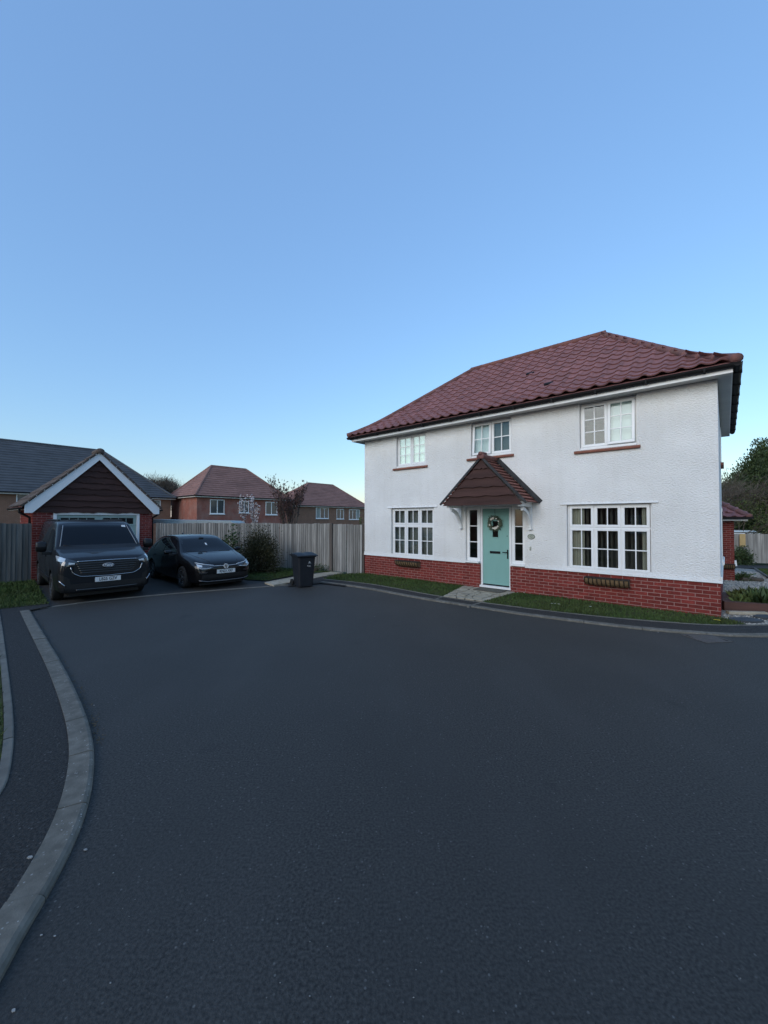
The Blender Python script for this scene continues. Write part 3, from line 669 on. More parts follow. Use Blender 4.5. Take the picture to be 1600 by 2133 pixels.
# tiles of the porch: plain clay tiles in courses
sl_len = math.hypot(PA1 - PXA, PZA - PZ0); pit = math.atan2(PZA - PZ0, PA1 - PXA); rows = 13; g = sl_len / rows
def plain(w): return MB().add([(0, 0, .012), (w - .004, 0, .012), (w - .004, 0, .034), (0, 0, .034), (0, .2, 0), (w - .004, .2, 0)], [(0, 1, 2, 3), (3, 2, 5, 4), (0, 3, 4), (1, 5, 2)])
pme = {}
restp = MB(); rvp = []
for side in (1, -1):
    for r in range(rows):
        y = PB - .03; first = True; off = .0825 if r % 2 else .165
        while y < -.02:
            w_ = min(off if first else .165, -.01 - y); first = False
            if w_ < .03: break
            s = sl_len + .03 - r * g
            px_ = PXA + side * (s * math.cos(pit)); pz_ = PZA - s * math.sin(pit) + .035
            if side > 0: M4 = T(px_, y, pz_) @ Rz(R(90)) @ Rx(pit - R(9))
            else: M4 = T(px_, y + w_, pz_) @ Rz(R(-90)) @ Rx(pit - R(9))
            if side > 0:
                kk = round(w_, 3)
                if kk not in pme: pme[kk] = plain(w_).mesh('porch_tile', M['plaintile'])
                link('porch_tile', pme[kk], porch, M4 @ Rz(random.uniform(-.01, .01)))
            else:
                b = plain(w_); restp.add(b.v, b.f, M4); rvp += [random.random()] * len(b.f)
            y += w_
o = restp.build('porch_tiles', M['plaintile'], porch, kind='stuff'); o.data.attributes.new('rnd', 'FLOAT', 'FACE').data.foreach_set('value', rvp)
for i in range(2):
    h = half_round(.44, .10); h.build('ridge_tile', M['ridge'], porch, True, M=T(PXA, PB - .06 + i * .42, PZA + .045))
m = MB(); m.tube([(PXA, PB - .075, PZA + .12), (PXA, PB + .25, PZA + .15)], [.05, .035], 10); m.build('ridge_end_cap', M['ridge'], porch, True)
# verge mortar strips and lead flashing
for side, xe in ((1, PA1), (-1, PA0)):
    m = MB(); d = Vector((xe - PXA, 0, PZ0 - PZA)).normalized(); nrm = Vector((-d.z * side, 0, d.x * side)) if side > 0 else Vector((d.z, 0, -d.x))
    if nrm.z < 0: nrm = -nrm
    a, b = Vector((PXA, 0, PZA)), Vector((xe, 0, PZ0)) + d * .02
    P = [a, b, b + nrm * .055, a + nrm * .055]
    m.prism([(p.x, p.z) for p in P], 'y', PB - .035, PB - .005); m.build('verge', M['lead'], porch)
    P = [a + nrm * .05, b + nrm * .05 + d * .02, b + nrm * .15 + d * .02, a + nrm * .15]
    m = MB(); m.prism([(p.x, p.z) for p in P], 'y', -.012, -.003)
    P2 = [a + nrm * .068, b + nrm * .06 + d * .02, b + nrm * .066 + d * .02, a + nrm * .074]
    m.prism([(p.x, p.z) for p in P2], 'y', -.13, -.012); m.build('lead_flashing', M['lead'], porch)
m = MB()
for x in (PA0 + .16, PA1 - .16): m.box(x - .04, x + .04, PB + .05, -.004, PZ0 - .075, PZ0 + .018)
m.build('side_beams', M['whitewood'], porch, bevel=.006)
for x in (PA0 + .16, PA1 - .16):     # curved brackets
    m = MB(); zt = PZ0 - .077; m.box(x - .035, x + .035, -.07, -.004, 1.66, zt)
    cv = [(-.04, 1.78), (-.075, 1.86), (-.12, 1.95), (-.20, 2.05), (-.31, 2.13), (-.44, 2.18), (-.56, 2.205)]; inner = [(-.56, 2.12), (-.44, 2.10), (-.33, 2.055), (-.235, 1.985), (-.15, 1.88), (-.10, 1.79), (-.07, 1.72)]
    for (a, b), (c, d) in zip(zip(cv, cv[1:]), zip(inner[::-1], inner[::-1][1:])):
        m.prism([a, b, d, c], 'x', x - .032, x + .032)
    for z in (1.735, 1.705): m.box(x - .04, x + .04, -.082, -.06, z, z + .014)
    m.box(x - .045, x + .045, -.09, -.004, 1.645, 1.662); m.build('bracket', M['whitewood'], porch)
# ---------------- things at the house
def hay_basket(name, label, a, wid, y=-.03, ztop=.60, root=None, rz=None):
    t = thing(name, label, 'planter', (HW(a, y, ztop) if root is None else root), -TH if rz is None else rz, 'wire hay baskets on walls')
    n = 11; D = .2; Hh = .19; M.setdefault('coir', mat('coir_liner', (.13, .085, .045), (.21, .14, .075), 18, .95, .6, 60, c3=(.09, .06, .03), c3scale=6)); M.setdefault('wire', mat('black_wire', (.015, .013, .012), rough=.5))
    prof = lambda f: [(-D * math.cos(q) * (1 if f else .93), -Hh * math.sin(q) * (1 if f else .93)) for q in [math.pi / 2 * i / 7 for i in range(8)]]
    xs = [-wid / 2 + wid * i / (n - 1) for i in range(n)]; k = lambda x: math.sqrt(max(.0, 1 - (abs(x) / (wid / 2 + .03)) ** 6)) * .25 + .75
    m = MB(); m.grid([[(x, p[0] * k(x), p[1] * k(x) - .01) for p in prof(0)] for x in xs])
    for x in (xs[0], xs[-1]): m.add([(x, p[0] * k(x), p[1] * k(x) - .01) for p in prof(0)] + [(x, 0, -.01)], [tuple(range(9))])
    m.build('liner', M['coir'], t)
    for i, x in enumerate(xs):
        m = MB(); m.tube([(x, p[0] * k(x), p[1] * k(x)) for p in prof(1)], .0095, 6); m.build('wire', M['wire'], t)
    m = MB(); m.tube([(xs[0], 0, 0)] + [(x, -D * k(x), 0) for x in xs] + [(xs[-1], 0, 0)], .01, 6); m.tube([(xs[0], 0, 0), (xs[-1], 0, 0)], .01, 6); m.build('rim', M['wire'], t)
    m = MB(); r2 = random.Random(a if root is None else 5)
    for _ in range(260):
        x, y_ = r2.uniform(-wid / 2 + .02, wid / 2 - .02), r2.uniform(-D * .85, -.02); an = r2.uniform(0, 6.28); l_ = r2.uniform(.03, .07)
        d = Vector((math.cos(an) * l_, math.sin(an) * l_, r2.uniform(.0, .035))); m.add([(x - .006, y_, -.03), (x + .006, y_, -.03), (x + d.x, min(-.01, y_ + d.y), -.012 + d.z)], [(0, 1, 2)])
    m.build('dead_plants', mat('dead_plants', (.03, .018, .015), (.06, .04, .03), 20, .9), t)
hay_basket('hay_basket', 'wire hay basket with coir liner below the left ground floor window', 1.95, .86)
hay_basket('hay_basket', 'wire hay basket with coir liner below the right ground floor window', 7.47, .86)
# wreath on the door
wr = thing('wreath', 'round leafy wreath with pale flowers hanging on the teal door', 'wreath', HW((4.36 + 5.22) / 2 - .015, .08, 1.80), -TH)
M['twig'] = mat('wreath_twig', (.07, .05, .03), (.11, .08, .05), 12, .9); M['wleaf'] = mat('wreath_leaf', (.05, .085, .05), (.13, .16, .11), 9, .8, rnd=.2); M['petal'] = mat('pale_petal', (.55, .52, .46), (.7, .68, .6), 9, .8)
m = MB(); m.tube([(.135 * math.cos(i * math.pi / 12), -.0 + .006 * math.sin(i * 2.1), .135 * math.sin(i * math.pi / 12)) for i in range(25)], .022, 7, False); m.build('ring', M['twig'], wr)
m = MB(); r2 = random.Random(3)
for _ in range(330):
    an = r2.uniform(0, 6.283); rr = .135 + r2.uniform(-.035, .05); p = Vector((rr * math.cos(an), r2.uniform(-.05, 0), rr * math.sin(an)))
    d = Vector((math.cos(an + r2.uniform(-1, 1.4)), r2.uniform(-.5, .2), math.sin(an + r2.uniform(-1, 1.4)))).normalized() * r2.uniform(.035, .075); s_ = d.cross(Vector((r2.uniform(-.4, .4), 1, 0))).normalized() * .012
    m.add([p, p + d * .5 + s_, p + d, p + d * .5 - s_], [(0, 1, 2, 3)])
m.build('leaves', M['wleaf'], wr)
for an, s_ in ((2.2, .034), (1.75, .03), (1.1, .02), (3.5, .022), (4.9, .034), (5.2, .03), (.4, .02), (4.5, .02), (5.6, .024)):
    m = MB(); 
    for i in range(7):
        b = i * .9; m.add([(0, -.01, 0), (s_ * math.cos(b - .4), -.02, s_ * math.sin(b - .4)), (s_ * 1.2 * math.cos(b), -.012, s_ * 1.2 * math.sin(b)), (s_ * math.cos(b + .4), -.02, s_ * math.sin(b + .4))], [(0, 1, 2, 3)])
    m.build('flower', M['petal'], wr, M=T(.135 * math.cos(an), -.05, .135 * math.sin(an)))
MB().box(-.004, .004, -.006, 0, .14, .38).build('hanger', M['wire'], wr)
# door mat
M['mat'] = mat('coir_mat', (.09, .08, .065), (.14, .125, .10), 60, .95, .8, 200)
tag(MB().box(-.37, .37, -.22, .22, 0, .012).build('door_mat', M['mat'], M=T(*HW(4.80, -.30, .056)) @ Rz(-TH)), 'flat grey brown door mat before the teal door', 'door mat')
# blinds and curtains
def vblind(label, a0, a1, z0, z1, ang, step=.115, y=.24, mt='blind'):
    t = thing('vertical_blind', label, 'blind', HW((a0 + a1) / 2, y, z0), -TH); L = (a1 - a0) / 2
    MB().box(-L, L, -.02, .02, z1 - z0 - .04, z1 - z0).build('headrail', M['white'], t)
    sm_ = MB().box(-.044, .044, -.001, .001, .02, z1 - z0 - .045).mesh('slat', M[mt]); x = -L + .05
    while x < L - .03: link('slat', sm_, t, T(x, 0, 0) @ Rz(R(ang + random.uniform(-4, 4)))); x += step
vblind('pale vertical slat blind inside the left ground floor window', 1.2, 2.87, .75, 2.3, 62, .1)
M['dimblind'] = mat('dark_blind', (.13, .115, .10), (.17, .15, .13), 6, .85)
vblind('dark vertical slat blind inside the right ground floor window', 6.85, 8.15, .75, 2.28, 72, .1, .3, 'dimblind')
def curtain(label, a0, a1, z0, z1, y=.2, nm='curtain', waves=5, mt='curtain', taper=0):
    rows = []
    for j in range(9):
        z = z0 + (z1 - z0) * j / 8; k = 1 - taper * math.sin(math.pi * min(1, (1 - j / 8) * 1.1)) ** 2
        rows.append([((a1 - a0) * k * i / 40 - (a1 - a0) / 2, .028 * math.sin(i / 40 * waves * 6.283 + .3 * math.sin(j)), z - z0) for i in range(41)])
    m = MB(); m.grid(rows); o = m.build(nm, M[mt], smooth=True, M=T(*HW((a0 + a1) / 2, y, z0)) @ Rz(-TH)); return tag(o, label, 'curtain')
curtain('beige curtain at the left side of the right ground floor window', 6.56, 6.96, .72, 2.3)
curtain('beige curtain at the right side of the right ground floor window', 8.1, 8.42, .72, 2.3)
def roller(label, a0, a1, z0, z1, mt, y=.17):
    t = thing('roller_blind', label, 'blind', HW((a0 + a1) / 2, y, z0), -TH); L = (a1 - a0) / 2
    MB().box(-L, L, -.001, .001, 0, z1 - z0).build('fabric', M[mt], t); m = MB(); m.tube([(-L, 0, z1 - z0), (L, 0, z1 - z0)], .02, 8); m.build('roller', M['white'], t)
M['glowblind'] = mat('glowing_blind', (.72, .78, .72), (.78, .82, .76), 3, .8); b_ = M['glowblind'].node_tree.nodes['Principled BSDF']; b_.inputs['Emission Color'].default_value = (.95, 1, .94, 1); b_.inputs['Emission Strength'].default_value = .045  # glow put into the blind itself to brighten the pane
M['addedblind'] = mat('added_pale_blind', (.72, .76, .74), (.78, .8, .77), 3, .8)  # pale blinds added to brighten panes in place of reflected sky
M['greyblind'] = mat('grey_roller_blind', (.10, .12, .125), (.13, .15, .15), 3, .8)
roller('pale glowing roller blind added to brighten the upstairs window above the small window', 1.4, 2.6, 3.5, 4.6, 'glowblind')
roller('pale roller blind added to brighten the left half of the upstairs window above the porch', 4.1, 4.69, 3.55, 4.6, 'addedblind')
roller('grey roller blind in the right half of the upstairs window above the porch', 4.71, 5.3, 3.55, 4.6, 'greyblind', .18)
roller('pale roller blind added to brighten the right half of the upstairs window under the eaves', 7.5, 8.1, 3.45, 4.6, 'addedblind')
# ------------------------------------------------------------------ garage beside the house
GANG = math.atan2(GARR.y - GARL.y, GARR.x - GARL.x); GW = (GARR - GARL).length
M['garagedoor'] = mat('sage_garage_door', (.30, .40, .37), (.33, .43, .40), 4, .45)
M['verge'] = mat('verge_tile', (.07, .052, .043), (.12, .09, .072), 12, .85, .3, 80, rnd=.2)
gg = thing('garage', 'single brick garage with dark boarded gable and white barge boards', 'garage', GARL, GANG)
GE, GA_, GD_ = 2.16, 4.15, 2.6; GM = GW / 2
dx0, dx1, dzt = .50, GW - .42, 2.14
wm = MB(); wm.box(.016, dx0, .0075, .1, -.05, GE + .1); wm.box(dx1, GW - .016, .0075, .1, -.05, GE + .1); wm.box(dx0, dx1, .016, .1, dzt, GE + .1)
wm.box(.016, .1, .1, GD_, -.05, GE + .2); wm.box(GW - .1, GW - .016, .1, GD_, -.05, GE + .2); wm.box(.1, GW - .1, GD_ - .1, GD_, -.05, GE + .2)
gwall = wm.build('brick_wall', M['mortar'], gg)
lst = []
for c in range(29):
    z = c * .0755; x = -.1125 if c % 2 else 0
    while x < GW:
        for s0, s1 in ((0, dx0 - .01), (dx1 + .01, GW)) if z < dzt - .02 else ((0, GW),):
            a, b = max(x, s0), min(x + .215, s1)
            if b - a > .04: lst.append((a, b, z))
        x += .225
place_bricks(lst, gwall, .004, 300, key=lambda b: abs(b[2] - 1.6))
m = MB(); rv = []
for side in (0, 1):
    for c in range(31):
        y = .02 if c % 2 else .13
        while y < GD_ - .22:
            b = brick_mesh(.215)
            M4 = T(GW - .002, y, c * .0755) @ Rz(R(90)) if side else T(.002, y + .215, c * .0755) @ Rz(R(-90))
            m.add(b.v, b.f, M4); rv += [random.random()] * len(b.f); y += .225
o = m.build('side_bricks', M['brick'], gwall, kind='stuff'); o.data.attributes.new('rnd', 'FLOAT', 'FACE').data.foreach_set('value', rv)
# door with a row of small lights
m = MB(); m.box(dx0, dx0 + .09, -.01, .09, 0, dzt); m.box(dx1 - .09, dx1, -.01, .09, 0, dzt); m.box(dx0 + .09, dx1 - .09, -.01, .09, dzt - .09, dzt); m.build('door_frame', M['white'], gg, bevel=.006)
gd = MB(); ga, gb = dx0 + .09, dx1 - .09; gd.box(ga, gb, .05, .09, .02, dzt - .09)
gdo = gd.build('garage_door', M['garagedoor'], gg)
mid = (ga + gb) / 2
for a, b in ((ga, mid - .02), (mid + .02, gb)):
    m = MB(); ring(m, a + .02, b - .02, dzt - .46, dzt - .13, .05, .03, .05); m.build('light_surround', M['garagedoor'], gdo)
    for i in range(4):
        xa = a + .09 + (b - a - .18) * i / 4; xb = a + .09 + (b - a - .18) * (i + 1) / 4
        MB().box(xa + .012, xb - .012, .044, .049, dzt - .40, dzt - .19).build('pane', M['black'], gdo)
    for k in range(6): MB().box(a + .05 + (b - a - .1) * k / 6, a + .05 + (b - a - .1) * (k + 1) / 6 - .012, .04, .05, .06, dzt - .5).build('door_panel', M['garagedoor'], gdo)
# waney-edge boards in the gable
ov = .26; ez = GE + .10; sl = (GA_ - ez) / (GM + ov)
NBd = 9; gz0 = GE - .02; bh = (GA_ - .2 - gz0) / NBd; kx = (GM + .12) / (GA_ - GE + .08)
for i in range(NBd):
    zb = gz0 + i * bh - .02; zt = min(gz0 + (i + 1) * bh + .02, GA_ - .12); n_ = 24; low = []; top = []
    xl = lambda z: max(.0, min(GM - .02, (z - ez) / sl - ov + .03))
    for j in range(n_ + 1):
        f = j / n_; wv = .016 * math.sin(j * 1.1 + i * 2.9) + .01 * math.sin(j * 2.7 + i) + random.uniform(-.006, .006)
        low.append((xl(zb) + (GW - 2 * xl(zb)) * f, -.045, zb + wv)); top.append((xl(zt) + (GW - 2 * xl(zt)) * f, -.004, zt))
    m = MB(); m.grid([[(p[0], p[1] + .04, p[2] + .004) for p in low], low, top]); m.build('gable_board', M['darkwood'], gg)
# gable backing, roof and barge boards
m = MB(); m.add([(0, .012, GE), (GW, .012, GE), (GW, .012, ez + sl * ov - .05), (GM, .012, GA_ - .06), (0, .012, ez + sl * ov - .05)], [(0, 1, 2, 3, 4)]); m.build('gable_backing', M['darkwood'], gg)
m = MB(); RDG = .30
for sx in (-1, 1): m.add([(GM, -.13, GA_ + .02), (GM + sx * (GM + ov), -.13, ez + .02), (GM + sx * (GM + ov), GD_ + .1, ez + .02), (GM, RDG, GA_ + .02)], [(0, 1, 2, 3)])
m.add([(GM, RDG, GA_ + .02), (GM + GM + ov, GD_ + .1, ez + .02), (-ov, GD_ + .1, ez + .02)], [(0, 1, 2)])
groof = m.build('roof', M['tile'], gg)
gp_ = math.atan2(GA_ - ez, GM + ov); sl_len = math.hypot(GM + ov, GA_ - ez); r = 0; gt = 0
gtm = tile_mb().mesh('roof_tile', M['verge'])
restg = MB(); rvg = []
while r * TG < sl_len - .34:
    s = r * TG
    for sx in (-1, 1):
        k = 0; y = -.16
        while y + TW * .6 < GD_ + .1 - (s + .2) / sl_len * (GD_ + .1 - RDG):
            px_ = GM + sx * (GM + ov - s * math.cos(gp_)); pz_ = ez + s * math.sin(gp_) + .03
            M4 = T(px_, y + (TW if sx < 0 else 0), pz_) @ Rz(R(90) * sx) @ Rx(gp_) @ T(0, random.uniform(-.008, .008), 0)
            if y < 9: link('roof_tile', gtm, groof, M4)
            else: b = tile_mb(); restg.add(b.v, b.f, M4); rvg += [random.random()] * len(b.f)
            y += TW
    r += 1
for i in range(1): half_round(.62, .12).build('ridge_tile', M['verge'], groof, True, M=T(GM, -.2 + i * .64, GA_ + .06))
for sx in (-1, 1):
    d = Vector((sx * (GM + ov), 0, ez - GA_)).normalized(); nr = Vector((-d.z * sx, 0, abs(d.x))); a = Vector((GM, 0, GA_ + .02)); b = Vector((GM + sx * (GM + ov - .06), 0, ez + .02 + .06 * sl))
    P = [a, b, b + Vector((0, 0, -.24)), b + Vector((-sx * .18, 0, -.24)), a + Vector((0, 0, -.25))]
    MB().prism([(p.x, p.z) for p in P], 'y', -.12, -.095).build('barge_board', M['white'], gg)
    P = [a + nr * .0, b + nr * 0 + d * .08, b + nr * .06 + d * .08, a + nr * .06]
    m = MB(); m.prism([(p.x, p.z) for p in P], 'y', -.15, -.125); m.build('verge_strip', M['verge'], gg)
    for i in range(10):
        p = a.lerp(b, (i + .5) / 10) + nr * .02; MB().box(-.012, .012, -.006, .006, -.012, .012, T(p.x, -.155, p.z)).build('verge_clip', M['soffit'], gg)
    x = GM + sx * (GM + ov + .03)
    m = MB(); n9 = 7; q = [(x + .05 * math.cos(math.pi + math.pi * i / (n9 - 1)), ez - .0 + .05 * math.sin(math.pi + math.pi * i / (n9 - 1))) for i in range(n9)]
    m.prism(q + [(x + .05, ez + .01), (x - .05, ez + .01)], 'y', -.1, GD_); m.build('gutter', M['black'], gg)
    xw = -.05 if sx < 0 else GW + .05
    m = MB(); m.tube([(x, .12, ez - .04), (x, .12, ez - .14), (xw, .12, ez - .3), (xw, .12, ez - .5), (xw, .12, 0)], .034, 10); m.build('downpipe', M['black'], gg, smooth=True)
    MB().box(min(xw, x), max(xw, x), .14, GD_, ez - .06, ez - .045).build('soffit', M['white'], gg)
# ------------------------------------------------------------------ fences
def fence(name, label, A, B, h, z0=0.0, bw=.088, posts=(), lean=0, hf=None, mt='fence', rail=True, zf=None):
    A = Vector(A); B = Vector(B); d = B - A; L = d.length; an = math.atan2(d.y, d.x)
    t = thing(name, label, 'fence', A, an); x = 0
    while x < L - .03:
        w_ = min(bw * random.uniform(.8, 1.15), L - x); hh = (hf(x / L) if hf else h) + random.uniform(-.012, .012); zz = (zf(x / L) if zf else z0)
        m = MB(); m.add([(0, 0, zz), (w_ + .012, -.02, zz), (w_ + .012, -.02, hh), (0, 0, hh), (0, .012, zz), (w_ + .012, .008, zz), (w_ + .012, .008, hh), (0, .012, hh)], [(0, 1, 2, 3), (4, 7, 6, 5), (3, 2, 6, 7), (0, 3, 7, 4), (1, 5, 6, 2)])
        m.build('board', M[mt], t, M=T(x, random.uniform(-.004, .004), 0) @ Ry(random.uniform(-.006, .006))); x += w_
    if rail:
        for z in (.3, .95, 1.55): MB().box(0, L, .02, .07, z, z + .08).build('rail', M['post'], t)
    for p in posts: MB().box(p - .05, p + .05, -.012 if lean else .02, .09, z0 - .1, h + (.02 if not lean else .0)).build('post', M['post'], t)
    return t
fence('fence', 'weathered board fence between the garage and the dark bush', GARR + Vector((.08, .1, 0)), FC, 1.76, .03, posts=(.05, 1.9, 3.7))
fv = (FH - FC); fL = fv.length; fd = fv / fL
pg = .655 * fL; pg2 = .83 * fL
fence('fence', 'pale weathered board fence between the dark bush and the gate post', FC + Vector((.03, -.02, 0)), FC + fd * (pg - .06), 1.74, .05, hf=lambda f: 1.735 + .02 * f)
m = MB(); m.box(-.05, .05, -.05, .05, -.1, 1.76); tag(m.build('gate_post', M['post'], bevel=.006, M=T(*(FC + fd * pg)) @ Rz(math.atan2(fd.y, fd.x))), 'brown timber gate post between the pale fence and the gate', 'post')
t = thing('side_gate', 'close boarded timber gate beside the brown gate post', 'gate', FC + fd * (pg + .07), math.atan2(fd.y, fd.x)); Lg = pg2 - pg - .055; x = 0
while x < Lg - .02:
    w_ = min(.095, Lg - x); MB().box(0, w_ - .008, 0, .018, .04, 1.735 + random.uniform(-.006, .006)).build('board', M['fence'], t, M=T(x, random.uniform(-.002, .002), 0)); x += w_
for z in (.3, .9, 1.5): MB().box(.02, Lg - .02, .018, .05, z, z + .1).build('ledge', M['fence'], t)
fence('fence', 'short weathered fence panel between the gate and the house corner', FC + fd * (pg2 + .012), FH + fd * .0, 1.72, .0, hf=lambda f: 1.73 - .02 * f)
m = MB(); m.box(-.05, .05, -.03, .05, -.1, 1.74); tag(m.build('fence_post', M['post'], M=T(*(FH + fd * .03 + Vector((0, .06, 0)))) @ Rz(math.atan2(fd.y, fd.x))), 'dark timber fence post against the white house corner', 'post')
ld = (GARL - GARR).normalized()
M['darkfence'] = mat('dark_fence_board', (.10, .10, .095), (.16, .16, .15), 9, .9, .5, 60, rnd=.25, stretch=(1.6, 1.6, .12), c3=(.06, .065, .06), c3scale=1.5, c3amt=.7, spec=.2)
fence('fence', 'dark board fence at the left edge beside the garage', GARL + ld * 3.2 + Vector((0, .12, 0)), GARL + Vector((0, .12, 0)), 1.8, .02, mt='darkfence', bw=.125, hf=lambda f: 1.80 - .02 * f)
# shed roof seen over the fence
sh = thing('shed', 'shed with pale flat roof edge behind the fence by the garage', 'shed', GARR + Vector((.15, .9, 0)), math.atan2(FC.y - GARR.y, FC.x - GARR.x))
M['felt'] = mat('pale_roof_edge', (.30, .34, .34), (.36, .40, .40), 3, .6); M['shedwall'] = mat('shed_wall', (.16, .13, .1), (.2, .17, .13), 5, .9)
MB().box(-.3, 2.2, .05, 1.8, -.1, 1.70).build('wall', M['shedwall'], sh)
m = MB(); m.prism([(-.7, 1.745), (2.55, 1.70), (2.3, 1.845), (-.7, 1.90)], 'y', -.05, 1.95); m.build('roof', M['felt'], sh)
# ------------------------------------------------------------------ houses behind the fences
M['bbrick'] = mat('far_red_brick', (.21, .06, .043), (.29, .09, .063), 2.5, .9, c3=(.30, .22, .19), c3scale=1.1, c3amt=.45)
M['bbrown'] = mat('far_brown_brick', (.20, .098, .058), (.26, .13, .08), 2.5, .9, c3=(.14, .08, .055), c3scale=.8)
M['slate'] = mat('grey_slate', (.052, .056, .062), (.075, .08, .088), 3, .7, rnd=.1, stretch=(.4, .4, 1)); M['redtile'] = mat('far_clay_tile', (.195, .10, .082), (.265, .14, .115), 2.2, .85, c3=(.13, .065, .052), c3scale=.5, stretch=(1, 1, 3))
def add_brick_pattern(mt, scale):
    nt = mt.node_tree; n = nt.nodes; l = nt.links; b = n['Principled BSDF']; src = b.inputs['Base Color'].links[0].from_socket
    tc = n.new('ShaderNodeTexCoord'); sx = n.new('ShaderNodeSeparateXYZ'); l.new(tc.outputs['Object'], sx.inputs[0])
    ad = n.new('ShaderNodeMath'); l.new(sx.outputs[0], ad.inputs[0]); l.new(sx.outputs[1], ad.inputs[1]); cb = n.new('ShaderNodeCombineXYZ'); l.new(ad.outputs[0], cb.inputs[0]); l.new(sx.outputs[2], cb.inputs[1])
    br = n.new('ShaderNodeTexBrick'); br.inputs['Scale'].default_value = 1; br.inputs['Brick Width'].default_value = .225 * scale; br.inputs['Row Height'].default_value = .075 * scale; br.inputs['Mortar Size'].default_value = .009 * scale
    br.inputs['Mortar'].default_value = (.45, .45, .45, 1); br.inputs['Color1'].default_value = (0, 0, 0, 1); br.inputs['Color2'].default_value = (.06, .06, .06, 1); l.new(cb.outputs[0], br.inputs[0])
    mx = n.new('ShaderNodeMix'); mx.data_type = 'RGBA'; l.new(br.outputs[0], mx.inputs['Factor']); l.new(src, mx.inputs['A']); mx.inputs['B'].default_value = (.30, .22, .18, 1); l.new(mx.outputs['Result'], b.inputs['Base Color'])
add_brick_pattern(M['bbrick'], 1); add_brick_pattern(M['bbrown'], 1)
M['fgrey'] = mat('far_window_glass', (.05, .06, .065), (.07, .08, .085), 1, .08, spec=.6)
M['net'] = mat('net_curtain', (.25, .27, .25), (.33, .35, .32), 3, .9)
def far_house(label, u0, n0, dep, ln, z0, ze, zr, ridge, wm_, rm, wins, gauge=.32, pos=None, ang=None):
    # front wall on u = u0 from n = n0 to n0 + ln (local x), house stretches to -u (local y)
    P = U * u0 + N * n0 if pos is None else pos; t = thing('house', label, 'house', (P.x, P.y, 0), math.atan2(N.y, N.x) if ang is None else ang)
    w_ = MB(); w_.box(0, ln, 0, dep, z0, ze); w_.build('wall', M[wm_], t)
    ov = .35; a0, a1 = ridge; prof = []; hd = dep / 2 + ov; k = int(math.hypot(hd, zr - ze) / gauge)
    m = MB()      # courses of tiles as real steps, on all four slopes
    for i in range(k):
        f0, f1 = i / k, (i + 1) / k; z_0, z_1 = ze + .02 + (zr - ze) * f0 + .06, ze + .02 + (zr - ze) * f1
        def rect(f): return (-ov + (a0 + ov) * f, ln + ov - (ln + ov - a1) * f, -ov + hd * f, dep + ov - hd * f)
        A, B = rect(f0), rect(f1)
        c = [(A[0], A[2]), (A[1], A[2]), (A[1], A[3]), (A[0], A[3])]; d = [(B[0], B[2]), (B[1], B[2]), (B[1], B[3]), (B[0], B[3])]
        for j in range(4):
            q = (j + 1) % 4
            m.add([(*c[j], z_0), (*c[q], z_0), (*d[q], z_1), (*d[j], z_1)], [(0, 1, 2, 3)]); m.add([(*c[j], z_0 - .07), (*c[q], z_0 - .07), (*c[q], z_0), (*c[j], z_0)], [(0, 1, 2, 3)])
    rf = m.build('roof', M[rm], t)
    for A_, B_ in (((a0, dep / 2, zr), (a1, dep / 2, zr)), ((a0, dep / 2, zr), (-ov, -ov, ze + .05)), ((a1, dep / 2, zr), (ln + ov, -ov, ze + .05)), ((a0, dep / 2, zr), (-ov, dep + ov, ze + .05))):
        m = MB(); m.tube([A_, B_], .11, 8); m.build('ridge_tiles', M[rm], rf)
    m = MB(); m.box(-ov, ln + ov, -ov, -ov + .03, ze - .12, ze); m.box(-ov, -ov + .03, -ov + .03, dep + ov, ze - .12, ze); m.box(-ov + .03, ln + ov, -ov + .03, -.001, ze - .12, ze - .1); m.box(-ov + .03, -.001, -.001, dep, ze - .12, ze - .1); m.build('fascia', M['white'], t)
    m = MB(); m.box(-ov - .12, ln + ov + .1, -ov - .12, -ov - .002, ze - .03, ze + .07); m.build('gutter', M['black'], t)
    m = MB(); m.box(-ov - .12, -ov - .002, -ov - .002, dep + ov, ze - .03, ze + .07); m.build('gutter', M['black'], t)
    for (a, b, za, zb, nb) in wins:
        m = MB(); ring(m, a, b, za, zb, .07, -.05, .04); m.box(a - .06, b + .06, -.1, .02, za - .08, za)
        for i in range(1, nb): x = a + (b - a) * i / nb; m.box(x - .04, x + .04, -.05, .04, za + .07, zb - .07)
        wn_ = m.build('window', M['white'], t)
        for i in range(nb):
            xa, xb = a + .07 + (b - a - .14) * i / nb, a + .07 + (b - a - .14) * (i + 1) / nb
            MB().box(xa + .03, xb - .03, -.02, -.012, za + .07, zb - .07).build('pane', M['fgrey' if (i + int(a)) % 3 else 'net'], wn_)
    return t
def loc_n(px, u0, n0):             # local x on the front wall for a photo column
    r_ = (px - 800) / FPX; Y = u0 / (r_ * U.x + U.y); return r_ * Y * N.x + Y * N.y - n0
def zat(py, px, u0):
    r_ = (px - 800) / FPX; Y = u0 / (r_ * U.x + U.y); return EYE + (1082 - py) / FPX * Y
def wins_px(lst, u0, n0): return [(loc_n(a, u0, n0), loc_n(b, u0, n0), zat(y1, a, u0), zat(y0, a, u0), k) for a, b, y0, y1, k in lst]
u0 = -43.2; n0 = 16.3 - 26
far_house('long brown brick house with grey slate roof behind the garage', u0, n0, 7.4, 26, -1.2, 4.05, 8.75, (4, loc_n(210, u0 - 3.7, n0)), 'bbrown', 'slate', wins_px([(33, 59, 1028, 1061, 1), (317, 334, 1041, 1062, 1)], u0, n0), .30)
u0 = -39.2; n0 = 17.2
